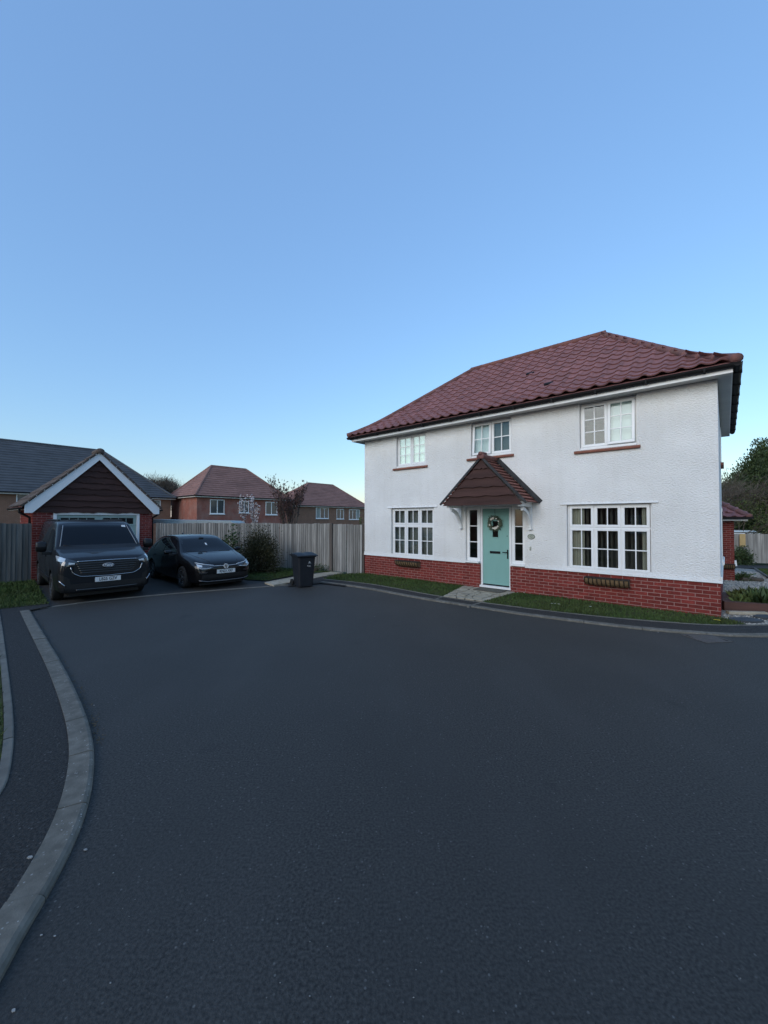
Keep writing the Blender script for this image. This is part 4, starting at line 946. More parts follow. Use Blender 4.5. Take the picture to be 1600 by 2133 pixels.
far_house('red brick house with clay tiled hip roof left of the red leaved tree', u0, n0, 6.2, loc_n(597, u0, n0), -1.2, 4.22, 7.75, (loc_n(439.5, u0 - 3.1, n0), loc_n(511.5, u0 - 3.1, n0)), 'bbrick', 'redtile', wins_px([(437, 467, 1040, 1070, 2), (498, 518, 1043, 1068, 2), (553, 577, 1045, 1072, 2)], u0, n0))
u0 = -43.5; n0 = 31.6
far_house('brown brick house with clay tiled hip roof next to the white house', u0, n0, 6.4, loc_n(764, u0, n0), -1.4, zat(1054, 651, u0), zat(1006, 642, u0 - 3.2), (loc_n(642, u0 - 3.2, n0), loc_n(693, u0 - 3.2, n0)), 'bbrown', 'redtile', wins_px([(658, 684, 1057, 1080, 3), (701, 716, 1060, 1081, 2), (727, 749, 1061, 1082, 3)], u0, n0))
u0 = -58; n0 = 47
far_house('distant house with dark red roof just left of the white house', u0, n0, 6, 14, -2, 2.6, zat(1031, 745, u0 - 3), (2.5, 11.5), 'bbrick', 'redtile', [])
# unseen houses added behind the viewpoint (they shade the low sky and show in glass and paint)
wn3 = [(1.2, 2.6, 3.0, 4.2, 2), (5.2, 6.6, 3.0, 4.2, 2), (8.6, 10, 3.0, 4.2, 2), (1.2, 3, .9, 2.2, 3), (8, 10, .9, 2.2, 3)]
for a_, b_, an_, lb in ((7, -25, R(180), 'added brick house, unseen, directly behind the viewpoint'), (-9, -24, R(180), 'added brick house, unseen, behind and left of the viewpoint'), (-22, -17, R(-110), 'added brick house, unseen, left of the viewpoint'), (25, -22, R(150), 'added brick house, unseen, behind and right of the viewpoint')):
    far_house(lb, 0, 0, 7, 11.4, -.2, 4.7, 7.6, (3.2, 8.2), 'bbrick', 'redtile', wn3, .5, pos=HW(a_ , b_), ang=-TH + an_)
# ------------------------------------------------------------------ brick outbuilding behind the white house, on the right
ob = thing('outbuilding', 'small brick outbuilding with tiled hip roof behind the white house', 'outbuilding', HW(.32 + HWID, 9.6, 0), -TH)
zb, zt = -.47, 1.94
MB().box(-4.5, -.012, .0075, 4, zb - .1, zt).build('brick_wall', M['mortar'], ob); obw = ob.children[0]
lst = []
for c in range(32):
    z = zb + c * .0755; x = -.225 if c % 2 else -.3375
    e_ = [(-.215, 0.0), (-.44, -.225), (-.665, -.45)] if c % 2 else [(-.1025, 0.0), (-.3275, -.1125), (-.5525, -.3375)]
    for a, b in e_: lst.append((a, b, z))
place_bricks(lst, obw, .004)
m = MB(); rv = []
for c in range(32):
    for k in range(16): b = brick_mesh(.215); m.add(b.v, b.f, T(-.004, .02 + k * .225 + (.11 if c % 2 else 0), zb + c * .0755) @ Rz(R(90))); rv += [random.random()] * len(b.f)
o = m.build('side_bricks', M['brick'], obw, kind='stuff'); o.data.attributes.new('rnd', 'FLOAT', 'FACE').data.foreach_set('value', rv)
m = MB(); e0, ef, zr_ = .42, -.4, 3.3
m.add([(e0, ef, zt + .02), (-4.8, ef, zt + .02), (-4.8, 4.4, zt + .02), (e0, 4.4, zt + .02), (-1.6, 2, zr_), (-3.4, 2, zr_)], [(0, 1, 5, 4), (1, 2, 5), (2, 3, 4, 5), (3, 0, 4)])
obr = m.build('roof', M['tile'], ob); pit = math.atan2(zr_ - zt, 2.4)
for r in range(8):
    s = r * TG; y = ef + s * math.cos(pit); z = zt + .02 + s * math.sin(pit); xe = e0 - (y - ef) * (e0 + 1.6) / 2.4; x = xe - TW - .05
    while x > -3.2 - r * .0: link('roof_tile', tm, obr, T(x, y, z + .01) @ Rx(pit)); x -= TW
d0, d1 = Vector((e0, ef, zt + .05)), Vector((-1.6, 2, zr_ + .03)); hm = half_round(.45).mesh('hip_tile', M['ridge'], True)
for i in range(7):
    a, b = d0.lerp(d1, i / 7), d0.lerp(d1, (i + 1) / 7); d = (b - a).normalized(); x = d.cross(Vector((0, 0, 1))).normalized(); z = x.cross(d)
    link('hip_tile', hm, obr, Matrix(((x.x, d.x, z.x, a.x), (x.y, d.y, z.y, a.y), (x.z, d.z, z.z, a.z + .02), (0, 0, 0, 1))))
m = MB(); m.box(-4.7, e0 - .05, ef + .06, ef + .08, zt - .09, zt + .0); m.build('fascia', M['white'], ob)
m = MB(); m.box(-4.8, e0 + .1, ef - .07, ef + .04, zt - .03, zt + .05); m.box(e0, e0 + .1, ef + .04, 4.4, zt - .03, zt + .05); m.build('gutter', M['black'], ob)
hay_basket('hay_basket', 'wire hay basket with coir liner on the brick outbuilding', 9.4, .62, root=HW(HWID + .02, 9.57, terr(*HW(9.4, 9.6)[:2]) + .62))
# far fence, right
fA, fB = GD(1505, 26.2), GD(1720, 25.0); fA.z = 0; fB.z = 0
t = fence('fence', 'long weathered board fence beyond the gravel and path at right', fA, fB, .98, -.95, bw=.14, hf=lambda f: .96 - .05 * f, rail=False)
bx = GD(1546, 25.75); M['yellowboard'] = mat('yellow_fence_panel', (.42, .28, .12), (.50, .35, .16), 5, .8, stretch=(1, 1, .2))  # one panel coloured yellower and paler than the fence boards
m = MB(); m.box(-.18, .18, -.02, .02, .1, .95); tag(m.build('timber_panel', M['yellowboard'], M=T(*bx)), 'bright yellow timber panel on the far fence', 'panel')
ps = thing('shed', 'low shed with pale blue white roof edge behind the far fence', 'shed', GD(1548, 27.2), 0)
MB().box(-1.6, .75, .1, 2, -1, 1.0).build('wall', M['shedwall'], ps); m = MB(); m.prism([(-1.7, 1.02), (1.0, 1.02), (.75, 1.14), (-1.7, 1.14)], 'y', 0, 2.2); m.build('roof', mat('pale_blue_roof', (.50, .60, .68), (.55, .65, .72), 2, .5), ps)
MB().box(-1.7, 1.2, -.03, .0, .90, .955).build('fascia', M['white'], ps)
pp = G(1532, 1168, -.55); m = MB(); m.box(-.06, .06, -.06, .06, -.1, .34); tag(m.build('marker_post', M['white'], bevel=.01, M=T(pp.x, pp.y, terr(pp.x, pp.y)) @ Ry(R(-6))), 'short white marker post beside the brick outbuilding', 'post')
# sleeper planter and stepping slates
M['sleeper'] = mat('brown_sleeper', (.06, .03, .024), (.10, .048, .038), 6, .85, .4, 30, stretch=(.2, 1, 1), rnd=.12)
A = G(1509, 1271); Bp = G(1640, 1281); C_ = G(1526, 1237, .16)
pt = thing('sleeper_planter', 'raised bed edged with brown timber sleepers by the house corner', 'planter', (A.x, A.y, 0), 0)
def sleeper(p, q, w_=.12, z0=-.04, z1=.185):
    d = (q - p); L = d.length; MB().box(0, L, 0, w_, z0, z1).build('sleeper', M['sleeper'], pt, bevel=.008, M=T(p.x - A.x, p.y - A.y, 0) @ Rz(math.atan2(d.y, d.x)))
sleeper(A, Bp); dd = (Bp - A).normalized(); nn_ = Vector((-dd.y, dd.x, 0)); Lb = 1.25
A2 = A + nn_ * .125 + dd * .14; sleeper(A2, A2 + N * Lb, .14); A3 = A + N * (Lb + .12); sleeper(A3 + dd * .14, A3 + dd * 1.9)
m = MB(); q = [A + nn_ * .1 + dd * .1, Bp + nn_ * .1, Bp + N * Lb, A + N * Lb + dd * .1]; m.add([(p.x - A.x, p.y - A.y, .13) for p in q], [(0, 1, 2, 3)]); m.build('soil', M['soil'], pt)
PLQ = q
M['steps'] = mat('slate_step', (.035, .04, .046), (.055, .06, .066), 8, .75, .4, 40)
for (px, py, rx, ry), lb in (((1553, 1293, .30, .17), 'dark round stepping slate on pale gravel near the kerb'), ((1602, 1287, .27, .17), 'dark stepping slate at the right edge beside the planter')):
    c = G(px, py, .02); m = MB(); k = 13; m.prism([(rx * math.cos(6.283 * i / k) * random.uniform(.9, 1.05), ry * math.sin(6.283 * i / k) * random.uniform(.9, 1.05)) for i in range(k)], 'z', 0, .04)
    tag(m.build('stepping_slate', M['steps'], bevel=.006, M=T(c.x, c.y, .012)), lb, 'stepping stone')
m = MB(); m.box(-.35, .35, -.05, .05, 0, .06); c = G(1556, 1281); tag(m.build('stone_edging', M['slab'], bevel=.01, M=T(c.x, c.y, .01) @ Rz(R(-8))), 'thin pale stone edging lying in the gravel before the planter', 'stone')
# ------------------------------------------------------------------ vehicles
M['vanpaint'] = mat('dark_grey_car_paint', (.010, .011, .0135), (.012, .0135, .016), 2, .45, spec=.12, metal=.05, coat=.55)
M['carblack'] = mat('black_car_paint', (.003, .0032, .004), (.004, .004, .005), 2, .4, spec=.1, coat=.6)
M['carglass'] = mat('car_glass', (.005, .007, .010), (.007, .009, .012), 1, .03, spec=.2)
M['trim'] = mat('black_car_trim', (.006, .006, .007), (.009, .009, .010), 6, .5, spec=.4)
M['chrome'] = mat('bright_trim', (.42, .43, .45), (.5, .5, .52), 3, .2, metal=1)
M['lamp'] = mat('headlamp_lens', (.45, .50, .55), (.55, .60, .64), 6, .15, spec=.6, coat=1)
M['lampdark'] = mat('headlamp_inner', (.02, .022, .025), (.03, .032, .035), 6, .12, spec=.7, coat=1)
M['tyre'] = mat('tyre_rubber', (.009, .009, .009), (.013, .013, .013), 20, .85, .3, 60)
M['silver'] = mat('silver_badge', (.42, .43, .45), (.48, .49, .51), 4, .4, spec=.6)
M['pillar'] = mat('pale_pillar_trim', (.20, .21, .22), (.24, .25, .26), 3, .4)
M['rim'] = mat('alloy_rim', (.22, .22, .23), (.28, .28, .29), 4, .35, metal=.8)
M['plate'] = mat('white_number_plate', (.66, .67, .66), (.70, .71, .70), 4, .4); M['platetext'] = mat('plate_lettering', (.008, .008, .009), rough=.5)
M['badgeblue'] = mat('badge_blue', (.008, .02, .075), (.01, .024, .085), 4, .2, coat=1)
def ring_pts(st):
    x, zb, ws, wm, zm, wb, zbl, wt, zte, zt = st
    h = [(0, zb), (ws * .55, zb), (ws * .93, zb), (ws, zb + .07), (wm, zm), (wb, zbl), (wt, zte), (wt * .86, zt - .012), (wt * .45, zt), (0, zt + .004)]
    return [(x, y, z) for y, z in h] + [(x, -y, z) for y, z in h[-2:0:-1]]
def car_body(name, stations, wheels, rw, paint, parent, crease=.3, sharp=()):
    m = MB(); rows = [ring_pts(s) for s in stations]; k = len(rows[0])
    m.v = [p for r_ in rows for p in r_]
    for i in range(len(rows) - 1):
        for j in range(k): m.f.append((i * k + j, i * k + (j + 1) % k, (i + 1) * k + (j + 1) % k, (i + 1) * k + j))
    m.f += [tuple(range(k))[::-1], tuple(range((len(rows) - 1) * k, len(rows) * k))]
    me0 = m.mesh('tmp'); cr = me0.attributes.new('crease_edge', 'FLOAT', 'EDGE'); nrow = len(rows)
    for e in me0.edges:
        (i0, j0), (i1, j1) = divmod(e.vertices[0], k), divmod(e.vertices[1], k)
        if i0 != i1 and min(j0, k - j0) in (3, 6): cr.data[e.index].value = crease
        if i0 == i1 and i0 in (0, nrow - 1): cr.data[e.index].value = crease * 1.2
        if i0 == i1 and min(j0, k - j0) >= 6 and min(j1, k - j1) >= 6 and i0 in sharp: cr.data[e.index].value = crease * 1.3
    o = link('tmp', me0); sb = o.modifiers.new('s', 'SUBSURF'); sb.levels = 2; sb.render_levels = 2
    cutm = MB()
    for wx, wy, wz in wheels:
        s_ = 1 if wy > 0 else -1; n_ = 32; q = [(wx + rw * math.cos(2 * math.pi * i / n_), wz + rw * math.sin(2 * math.pi * i / n_)) for i in range(n_)]
        cutm.prism(q, 'y', min(s_ * (abs(wy) - .20), s_ * 1.3), max(s_ * (abs(wy) - .20), s_ * 1.3))
    c = link('tmpc', cutm.mesh('tmpc')); bo = o.modifiers.new('b', 'BOOLEAN'); bo.operation = 'DIFFERENCE'; bo.object = c; bo.solver = 'EXACT'
    bpy.context.view_layer.update(); dg = bpy.context.evaluated_depsgraph_get()
    me = bpy.data.meshes.new_from_object(o.evaluated_get(dg)); me.name = name
    o.modifiers.remove(bo); bpy.context.view_layer.update(); dg = bpy.context.evaluated_depsgraph_get()
    full = bpy.data.meshes.new_from_object(o.evaluated_get(dg)); bvh = BVHTree.FromPolygons([v.co.copy() for v in full.vertices], [tuple(p.vertices) for p in full.polygons])
    bpy.data.objects.remove(o); bpy.data.objects.remove(c)
    me.materials.clear(); me.materials.append(M[paint]); me.polygons.foreach_set('use_smooth', [True] * len(me.polygons))
    try: me.set_sharp_from_angle(angle=R(50))
    except Exception: pass
    return link(name, me, parent), bvh
DIRS = {'f': (Vector((-1, 0, 0)), lambda a, b: Vector((6, a, b))), 'l': (Vector((0, -1, 0)), lambda a, b: Vector((a, 4, b))), 'r': (Vector((0, 1, 0)), lambda a, b: Vector((a, -4, b))), 't': (Vector((0, 0, -1)), lambda a, b: Vector((a, b, 5)))}
def lerp_poly(P, n):
    P = [Vector((*p, 0)) for p in P]; L = [0]
    for a, b in zip(P, P[1:]): L.append(L[-1] + (b - a).length)
    out = []
    for i in range(n + 1):
        t = L[-1] * i / n; j = 0
        while j < len(P) - 2 and L[j + 1] < t: j += 1
        out.append(P[j].lerp(P[j + 1], (t - L[j]) / max(1e-9, L[j + 1] - L[j])))
    return out
def patch(bvh, name, mt, parent, view, top, bot, off=.006, nu=16, nv=6, thick=.012):
    d, org = DIRS[view]; A = lerp_poly(top, nu); B = lerp_poly(bot, nu); m = MB(); rows = []
    for j in range(nv + 1):
        r_ = []
        for i in range(nu + 1):
            q = A[i].lerp(B[i], j / nv); h = bvh.ray_cast(org(q.x, q.y), d)
            p = h[0] if h[0] is not None else bvh.find_nearest(org(q.x, q.y) + d * 5)[0]
            r_.append(p - d * off)
        rows.append(r_)
    m.grid(rows); nr, nc = len(rows), len(rows[0]); k = len(m.v)
    edge = [(0, j) for j in range(nc)] + [(i, nc - 1) for i in range(1, nr)] + [(nr - 1, j) for j in range(nc - 2, -1, -1)] + [(i, 0) for i in range(nr - 2, 0, -1)]
    idx = [i * nc + j for i, j in edge]; m.v += [tuple(Vector(m.v[i]) + d * thick) for i in idx]; n_ = len(idx)
    m.f += [(idx[i], idx[(i + 1) % n_], k + (i + 1) % n_, k + i) for i in range(n_)]
    o = m.build(name, M[mt], parent, True)
    try: o.data.set_sharp_from_angle(angle=R(40))
    except Exception: pass
    return o
def on(bvh, view, a, b, off=.01):
    d, org = DIRS[view]; h = bvh.ray_cast(org(a, b), d); return (h[0] if h[0] is not None else org(a, b) + d * 4) - d * off
def strip(bvh, name, mt, parent, view, pts, r=.006, off=.002, n=20):
    m = MB(); m.tube([on(bvh, view, q.x, q.y, off) for q in lerp_poly(pts, n)], r, 6); return m.build(name, M[mt], parent, True)
def make_wheel(root, x, y, z, r, wdt, spokes=5):
    s_ = 1 if y > 0 else -1; Mw = T(x, y, z) @ Rx(R(-90) * s_)
    w_ = link('wheel', None, root, Mw); w_.empty_display_size = .1
    h = wdt / 2; MB().lathe([(r * .66, -h), (r * .93, -h), (r, -h * .7), (r, h * .7), (r * .93, h), (r * .66, h * .9), (r * .62, -h)], 32).build('tyre', M['tyre'], w_, True)
    m = MB(); m.lathe([(r * .66, h * .85), (r * .60, h * .82), (r * .58, 0), (r * .1, -h * .1), (0.001, -h * .1)], 32); m.build('rim_barrel', M['trim'], w_, True)
    m = MB(); m.lathe([(r * .665, h * .84), (r * .665, h * .95), (r * .60, h * .95), (r * .60, h * .8)], 32); m.lathe([(0.001, h * .86), (r * .12, h * .86), (r * .14, h * .6)], 20)
    for i in range(spokes):
        for dd in (-.13, .13):
            a = 2 * math.pi * i / spokes + dd; m.add([(r * .1 * math.cos(a) - .018 * math.sin(a), r * .1 * math.sin(a) + .018 * math.cos(a), h * .8), (r * .1 * math.cos(a) + .018 * math.sin(a), r * .1 * math.sin(a) - .018 * math.cos(a), h * .8), (r * .63 * math.cos(a * 1.0) + .013 * math.sin(a), r * .63 * math.sin(a) - .013 * math.cos(a), h * .9), (r * .63 * math.cos(a) - .013 * math.sin(a), r * .63 * math.sin(a) + .013 * math.cos(a), h * .9),
                (r * .1 * math.cos(a), r * .1 * math.sin(a), h * .4), (r * .63 * math.cos(a), r * .63 * math.sin(a), h * .5)], [(0, 1, 2, 3), (0, 3, 5, 4), (1, 4, 5, 2)])
    m.build('alloy_rim', M['rim'], w_); return w_
def plate(root, p, txt, tilt=0):
    t = MB().box(-.26, .26, -.006, 0, -.056, .056).build('number_plate', M['plate'], root, bevel=.004, M=T(*p) @ Rz(R(90)) @ Rx(tilt))
    a = text_mb(txt, .104, .0008, .0022, .80); a.build('plate_lettering', M['platetext'], t, M=T(0, -.0075, 0))
def mirror(root, x, y, z, sx, paint, big=1):
    s_ = 1 if y > 0 else -1; m = MB(); hgt, wd, dp = (.30, .20, .13) if big > 1 else (.13, .21, .10)
    rows = []
    for i in range(7):
        f = i / 6; k = math.sin(math.pi * (.14 + .72 * f)) ** .28
        rows.append([(x + dp * k * math.cos(2 * math.pi * j / 12) * .6 - .02, y + s_ * (wd * f), z + hgt / 2 * k * max(-.82, min(.86, 1.15 * math.sin(2 * math.pi * j / 12)))) for j in range(12)])
    for r_ in rows: r_.append(r_[0])
    m.grid(rows); m.f += [tuple(range(12)), tuple(range(6 * 13, 6 * 13 + 12))]
    o = m.build('door_mirror', M[paint], root, True)
    m = MB(); m.box(x - .05, x + .04, min(y - s_ * .14, y + s_ * .1), max(y - s_ * .14, y + s_ * .1), z - hgt / 2 - .045, z - hgt / 2 + .03); m.build('mirror_arm', M['trim'], o, bevel=.01)
    return o
# ---- van
VF = Vector((-6.50, 9.30, 0)); VA = R(-44.5); van = thing('van', 'dark grey panel van parked nose out before the garage', 'van', VF - Vector((math.cos(VA), math.sin(VA), 0)) * 2.5, VA); van.scale = (1, .965, .965)
VS = [(-2.50, .40, .86, .88, .8, .87, 1.14, .72, 1.80, 1.84), (-2.47, .34, .93, .95, .8, .94, 1.14, .78, 1.88, 1.91), (-2.30, .30, .96, .985, .8, .975, 1.14, .80, 1.915, 1.95), (-1.2, .28, .97, .99, .8, .98, 1.14, .80, 1.92, 1.965), (.2, .28, .97, .99, .8, .98, 1.14, .80, 1.92, 1.965), (.72, .28, .97, .99, .8, .98, 1.14, .80, 1.90, 1.945), (.98, .28, .97, .99, .8, .98, 1.13, .80, 1.83, 1.87),
      (1.34, .28, .97, .99, .78, .98, 1.12, .85, 1.55, 1.585), (1.66, .28, .97, .99, .76, .98, 1.10, .90, 1.27, 1.30), (1.74, .28, .97, .99, .76, .98, 1.09, .90, 1.225, 1.245), (2.02, .26, .96, .985, .72, .965, 1.04, .87, 1.165, 1.19), (2.28, .24, .94, .97, .66, .945, 1.0, .85, 1.10, 1.125), (2.43, .24, .90, .945, .62, .925, .97, .83, 1.055, 1.075), (2.50, .26, .85, .885, .60, .865, .94, .77, 1.01, 1.025), (2.515, .28, .83, .865, .60, .845, .93, .75, .99, 1.0), (2.525, .32, .80, .83, .60, .81, .90, .70, .95, .955)]
vb_, bv = car_body('body', VS, [(1.55, .99, .34), (1.55, -.99, .34), (-1.5, .99, .34), (-1.5, -.99, .34)], .41, 'vanpaint', van, .5, (6, 8, 12))
for x in (1.55, -1.5):
    for y in (.86, -.86): make_wheel(van, x, y, .335, .335, .23)
patch(bv, 'windscreen_surround', 'trim', van, 'f', [(-.77, 1.865), (0, 1.885), (.77, 1.865)], [(-.90, 1.235), (0, 1.225), (.90, 1.235)], .003)
ws = patch(bv, 'windscreen', 'carglass', van, 'f', [(-.72, 1.835), (0, 1.855), (.72, 1.835)], [(-.85, 1.285), (0, 1.275), (.85, 1.285)], .009)
for s_ in (1, -1): strip(bv, 'pillar_trim', 'pillar', ws, 'f', [(s_ * .70, 1.81), (s_ * .82, 1.30)], .010, .010, 10)
p = on(bv, 'f', .62, 1.78, .014); MB().box(-.002, .002, -.045, .045, -.04, .04, T(*p) @ Ry(R(-38))).build('permit_sticker', M['plate'], ws)
for a, b, c in (((-.15, 1.25), (-.75, 1.33), 0), ((.62, 1.25), (.05, 1.32), 0)): strip(bv, 'wiper', 'trim', van, 'f', [a, b], .01, .02, 8)
patch(bv, 'grille', 'trim', van, 'f', [(-.66, .965), (0, .975), (.66, .965)], [(-.66, .72), (-.52, .655), (0, .64), (.52, .655), (.66, .72)], .012, 24, 8)
gr_ = [o for o in van.children if o.name.startswith('grille')][0]
for i in range(5): strip(bv, 'grille_bar', 'lampdark', gr_, 'f', [(-.62 + .02 * i, .93 - .053 * i), (.62 - .02 * i, .93 - .053 * i)], .009, .014, 16)
strip(bv, 'grille_top_trim', 'chrome', van, 'f', [(-.60, .985), (0, .99), (.60, .985)], .012, .014)
strip(bv, 'grille_lower_trim', 'chrome', van, 'f', [(-.72, .86), (-.69, .73), (-.54, .635), (0, .615), (.54, .635), (.69, .73), (.72, .86)], .011, .012, 30)
for s_ in (1, -1):
    hl = patch(bv, 'headlight', 'lampdark', van, 'f', [(s_ * .58, .985), (s_ * .78, 1.06), (s_ * .925, 1.12)], [(s_ * .60, .90), (s_ * .78, .885), (s_ * .94, .93)], .010, 12, 6)
    patch(bv, 'lamp_lens', 'lamp', hl, 'f', [(s_ * .80, 1.06), (s_ * .93, 1.115)], [(s_ * .84, .985), (s_ * .935, 1.0)], .013, 8, 4); patch(bv, 'lamp_lens', 'lamp', hl, 'f', [(s_ * .64, .955), (s_ * .76, .975)], [(s_ * .65, .925), (s_ * .76, .92)], .013, 6, 3)
    patch(bv, 'air_curtain', 'trim', van, 'f', [(s_ * .74, .60), (s_ * .93, .72)], [(s_ * .70, .40), (s_ * .92, .40)], .006, 8, 6)
    strip(bv, 'fog_lamp_trim', 'chrome', van, 'f', [(s_ * .82, .44), (s_ * .92, .56)], .014, .01, 6)
    v_ = 'l' if s_ > 0 else 'r'
    patch(bv, 'side_window', 'carglass', van, v_, [(.38, 1.73), (.85, 1.71), (1.02, 1.62)], [(.38, 1.19), (.95, 1.17), (1.52, 1.165)], .006, 14, 6)
    for pts in ([(.30, 1.80), (.30, .40)], [(1.42, 1.12), (1.32, .42)], [(.30, .40), (1.32, .42)], [(-.95, 1.80), (-.95, .42)]): strip(bv, 'door_seam', 'trim', van, v_, pts, .004, .0, 10)
    patch(bv, 'side_moulding', 'trim', van, v_, [(-1.05, .52), (1.10, .52)], [(-1.05, .40), (1.10, .40)], .012, 12, 2)
    m = MB(); p = on(bv, v_, .48, 1.02, .02); m.box(-.11, .11, -.018, .018, -.018, .018, T(*p)); m.build('door_handle', M['vanpaint'], van, bevel=.01)
    mirror(van, 1.42, s_ * 1.05, 1.30, 1, 'trim', 2)
patch(bv, 'lower_bumper', 'trim', van, 'f', [(-.84, .46), (0, .48), (.84, .46)], [(-.80, .29), (0, .28), (.80, .29)], .008, 20, 4)
strip(bv, 'bumper_lip', 'lampdark', van, 'f', [(-.62, .33), (0, .32), (.62, .33)], .012, .012)
MB().box(-2.3, 2.25, -.72, .72, .14, .34).build('underbody_shade', M['trim'], van)  # black box added to deepen the shade under the van
plate(van, on(bv, 'f', 0, .535, .022), 'LB25 GZV')
p = on(bv, 'f', 0, .865, .034); Mb = T(*p) @ Rz(R(90)) @ Rx(R(-6))
m = MB(); m.lathe([(0, .012), (.088, .012), (.098, .004), (.098, -.01)], 28, Matrix.Diagonal((1.2, 1, .52, 1)) @ Rx(R(90))); bd = m.build('badge', M['silver'], van, True, M=Mb)
m = MB(); m.lathe([(0, 0), (.085, 0), (.085, .004)], 28, Matrix.Diagonal((1.2, 1, .5, 1)) @ Rx(R(90))); m.build('badge_field', M['badgeblue'], bd, M=T(0, -.0135 - .0, 0) @ Rz(R(0)))
tb = text_mb('Ford', .088, .001, .001, .95); tb.build('badge_script', M['plate'], bd, M=T(0, -.0185, .002) @ Matrix(((1, 0, .25, 0), (0, 1, 0, 0), (0, 0, 1, 0), (0, 0, 0, 1))))
m = MB()
for y in (-.72, .72): m.tube([(.5, y, 1.955), (-2.1, y, 1.96)], .018, 6)
o = m.build('roof_rails', M['trim'], van)
# ---- hatchback
CF = Vector((-4.40, 10.98, 0)); CA = R(-44); car = thing('hatchback_car', 'black five door hatchback parked before the board fence', 'car', CF - Vector((math.cos(CA), math.sin(CA), 0)) * 2.14, CA); car.scale = (1, .99, .965)
CS = [(-2.14, .42, .66, .70, .62, .68, .80, .55, .86, .875), (-2.10, .30, .78, .82, .62, .79, .84, .60, .93, .95), (-1.96, .24, .84, .87, .62, .85, .90, .62, 1.06, 1.08), (-1.80, .20, .86, .89, .60, .87, .94, .62, 1.20, 1.235), (-1.55, .18, .865, .895, .58, .88, .945, .585, 1.355, 1.395), (-1.15, .17, .865, .895, .58, .885, .93, .585, 1.415, 1.455), (-.55, .17, .865, .895, .58, .885, .92, .595, 1.445, 1.485), (-.02, .17, .865, .895, .58, .885, .91, .60, 1.435, 1.478), (.26, .17, .865, .895, .58, .885, .905, .615, 1.385, 1.425),
      (.62, .17, .865, .895, .58, .885, .90, .70, 1.20, 1.235), (1.0, .17, .865, .895, .58, .885, .885, .80, .995, 1.02), (1.08, .17, .865, .895, .58, .883, .88, .80, .965, .985), (1.4, .16, .86, .89, .56, .875, .83, .78, .915, .94), (1.72, .16, .83, .87, .54, .845, .765, .73, .845, .87), (1.95, .17, .775, .82, .50, .785, .715, .66, .775, .795), (2.07, .19, .70, .745, .48, .71, .67, .58, .715, .73), (2.125, .24, .62, .655, .46, .62, .62, .50, .655, .665), (2.15, .32, .54, .57, .46, .54, .58, .43, .60, .605)]
cb, cv = car_body('body', CS, [(1.29, .89, .315), (1.29, -.89, .315), (-1.34, .89, .315), (-1.34, -.89, .315)], .365, 'carblack', car, .28, (8, 10))
for x in (1.29, -1.34):
    for y in (.775, -.775): make_wheel(car, x, y, .315, .315, .21)
patch(cv, 'windscreen', 'carglass', car, 'f', [(-.585, 1.395), (0, 1.425), (.585, 1.395)], [(-.735, 1.00), (0, .985), (.735, 1.00)], .006)
strip(cv, 'wiper', 'trim', car, 'f', [(-.1, .985), (-.62, 1.03)], .009, .012, 8); strip(cv, 'wiper', 'trim', car, 'f', [(.6, .985), (.02, 1.01)], .009, .012, 8)
m = MB(); pm = on(cv, 'f', 0, 1.36, .012); m.box(-.01, .01, -.07, .07, -.03, .03, T(*pm)); m.build('sensor_housing', M['trim'], car, bevel=.006)
m = MB(); pm = on(cv, 'f', .03, 1.20, .012); m.box(-.002, .002, -.022, .022, -.06, .06, T(*pm) @ Ry(R(-60))); m.build('hanging_tag', M['plate'], car)
for s_ in (1, -1):
    hl = patch(cv, 'headlight', 'lampdark', car, 'f', [(s_ * .33, .658), (s_ * .56, .70), (s_ * .735, .745)], [(s_ * .36, .605), (s_ * .56, .585), (s_ * .73, .62)], .006, 12, 5)
    strip(cv, 'running_light', 'lamp', hl, 'f', [(s_ * .32, .668), (s_ * .56, .712), (s_ * .74, .76)], .012, .012, 14); strip(cv, 'running_light', 'lamp', hl, 'f', [(s_ * .735, .66), (s_ * .66, .60), (s_ * .52, .595), (s_ * .40, .612)], .010, .012, 14)
    patch(cv, 'lamp_lens', 'lamp', hl, 'f', [(s_ * .62, .69), (s_ * .73, .725)], [(s_ * .63, .64), (s_ * .725, .655)], .009, 6, 3)
    patch(cv, 'fog_panel', 'lampdark', car, 'f', [(s_ * .50, .505), (s_ * .71, .53)], [(s_ * .52, .47), (s_ * .70, .475)], .008, 8, 3)
    v_ = 'l' if s_ > 0 else 'r'
    patch(cv, 'side_window', 'carglass', car, v_, [(-.28, 1.385), (.10, 1.375), (.34, 1.31)], [(-.30, .955), (.20, .945), (.80, .94)], .006, 14, 6)
    patch(cv, 'side_window', 'carglass', car, v_, [(-1.12, 1.345), (-.75, 1.385), (-.36, 1.39)], [(-1.32, 1.0), (-.8, .965), (-.38, .955)], .006, 14, 6)
    patch(cv, 'side_window', 'carglass', car, v_, [(-1.50, 1.24), (-1.18, 1.335)], [(-1.66, 1.06), (-1.40, 1.01)], .006, 8, 4)
    for pts in ([(-.34, .92), (-.34, .28)], [(.84, .90), (.95, .62), (.86, .28)], [(-1.26, .93), (-1.02, .60), (-.98, .28)], [(-.98, .28), (.86, .28)]): strip(cv, 'door_seam', 'trim', car, v_, pts, .004, .0, 12)
    for x in (-.18, -1.08):
        pm = on(cv, v_, x, .83, .016); MB().box(-.1, .1, -.016, .016, -.014, .014, T(*pm)).build('door_handle', M['carblack'], car, bevel=.008)
    mirror(car, .70, s_ * .93, 1.0, 1, 'carblack')
    strip(cv, 'bonnet_crease', 'carblack', car, 't', [(1.0, s_ * .70), (1.6, s_ * .58), (2.0, s_ * .38)], .006, .0, 14)
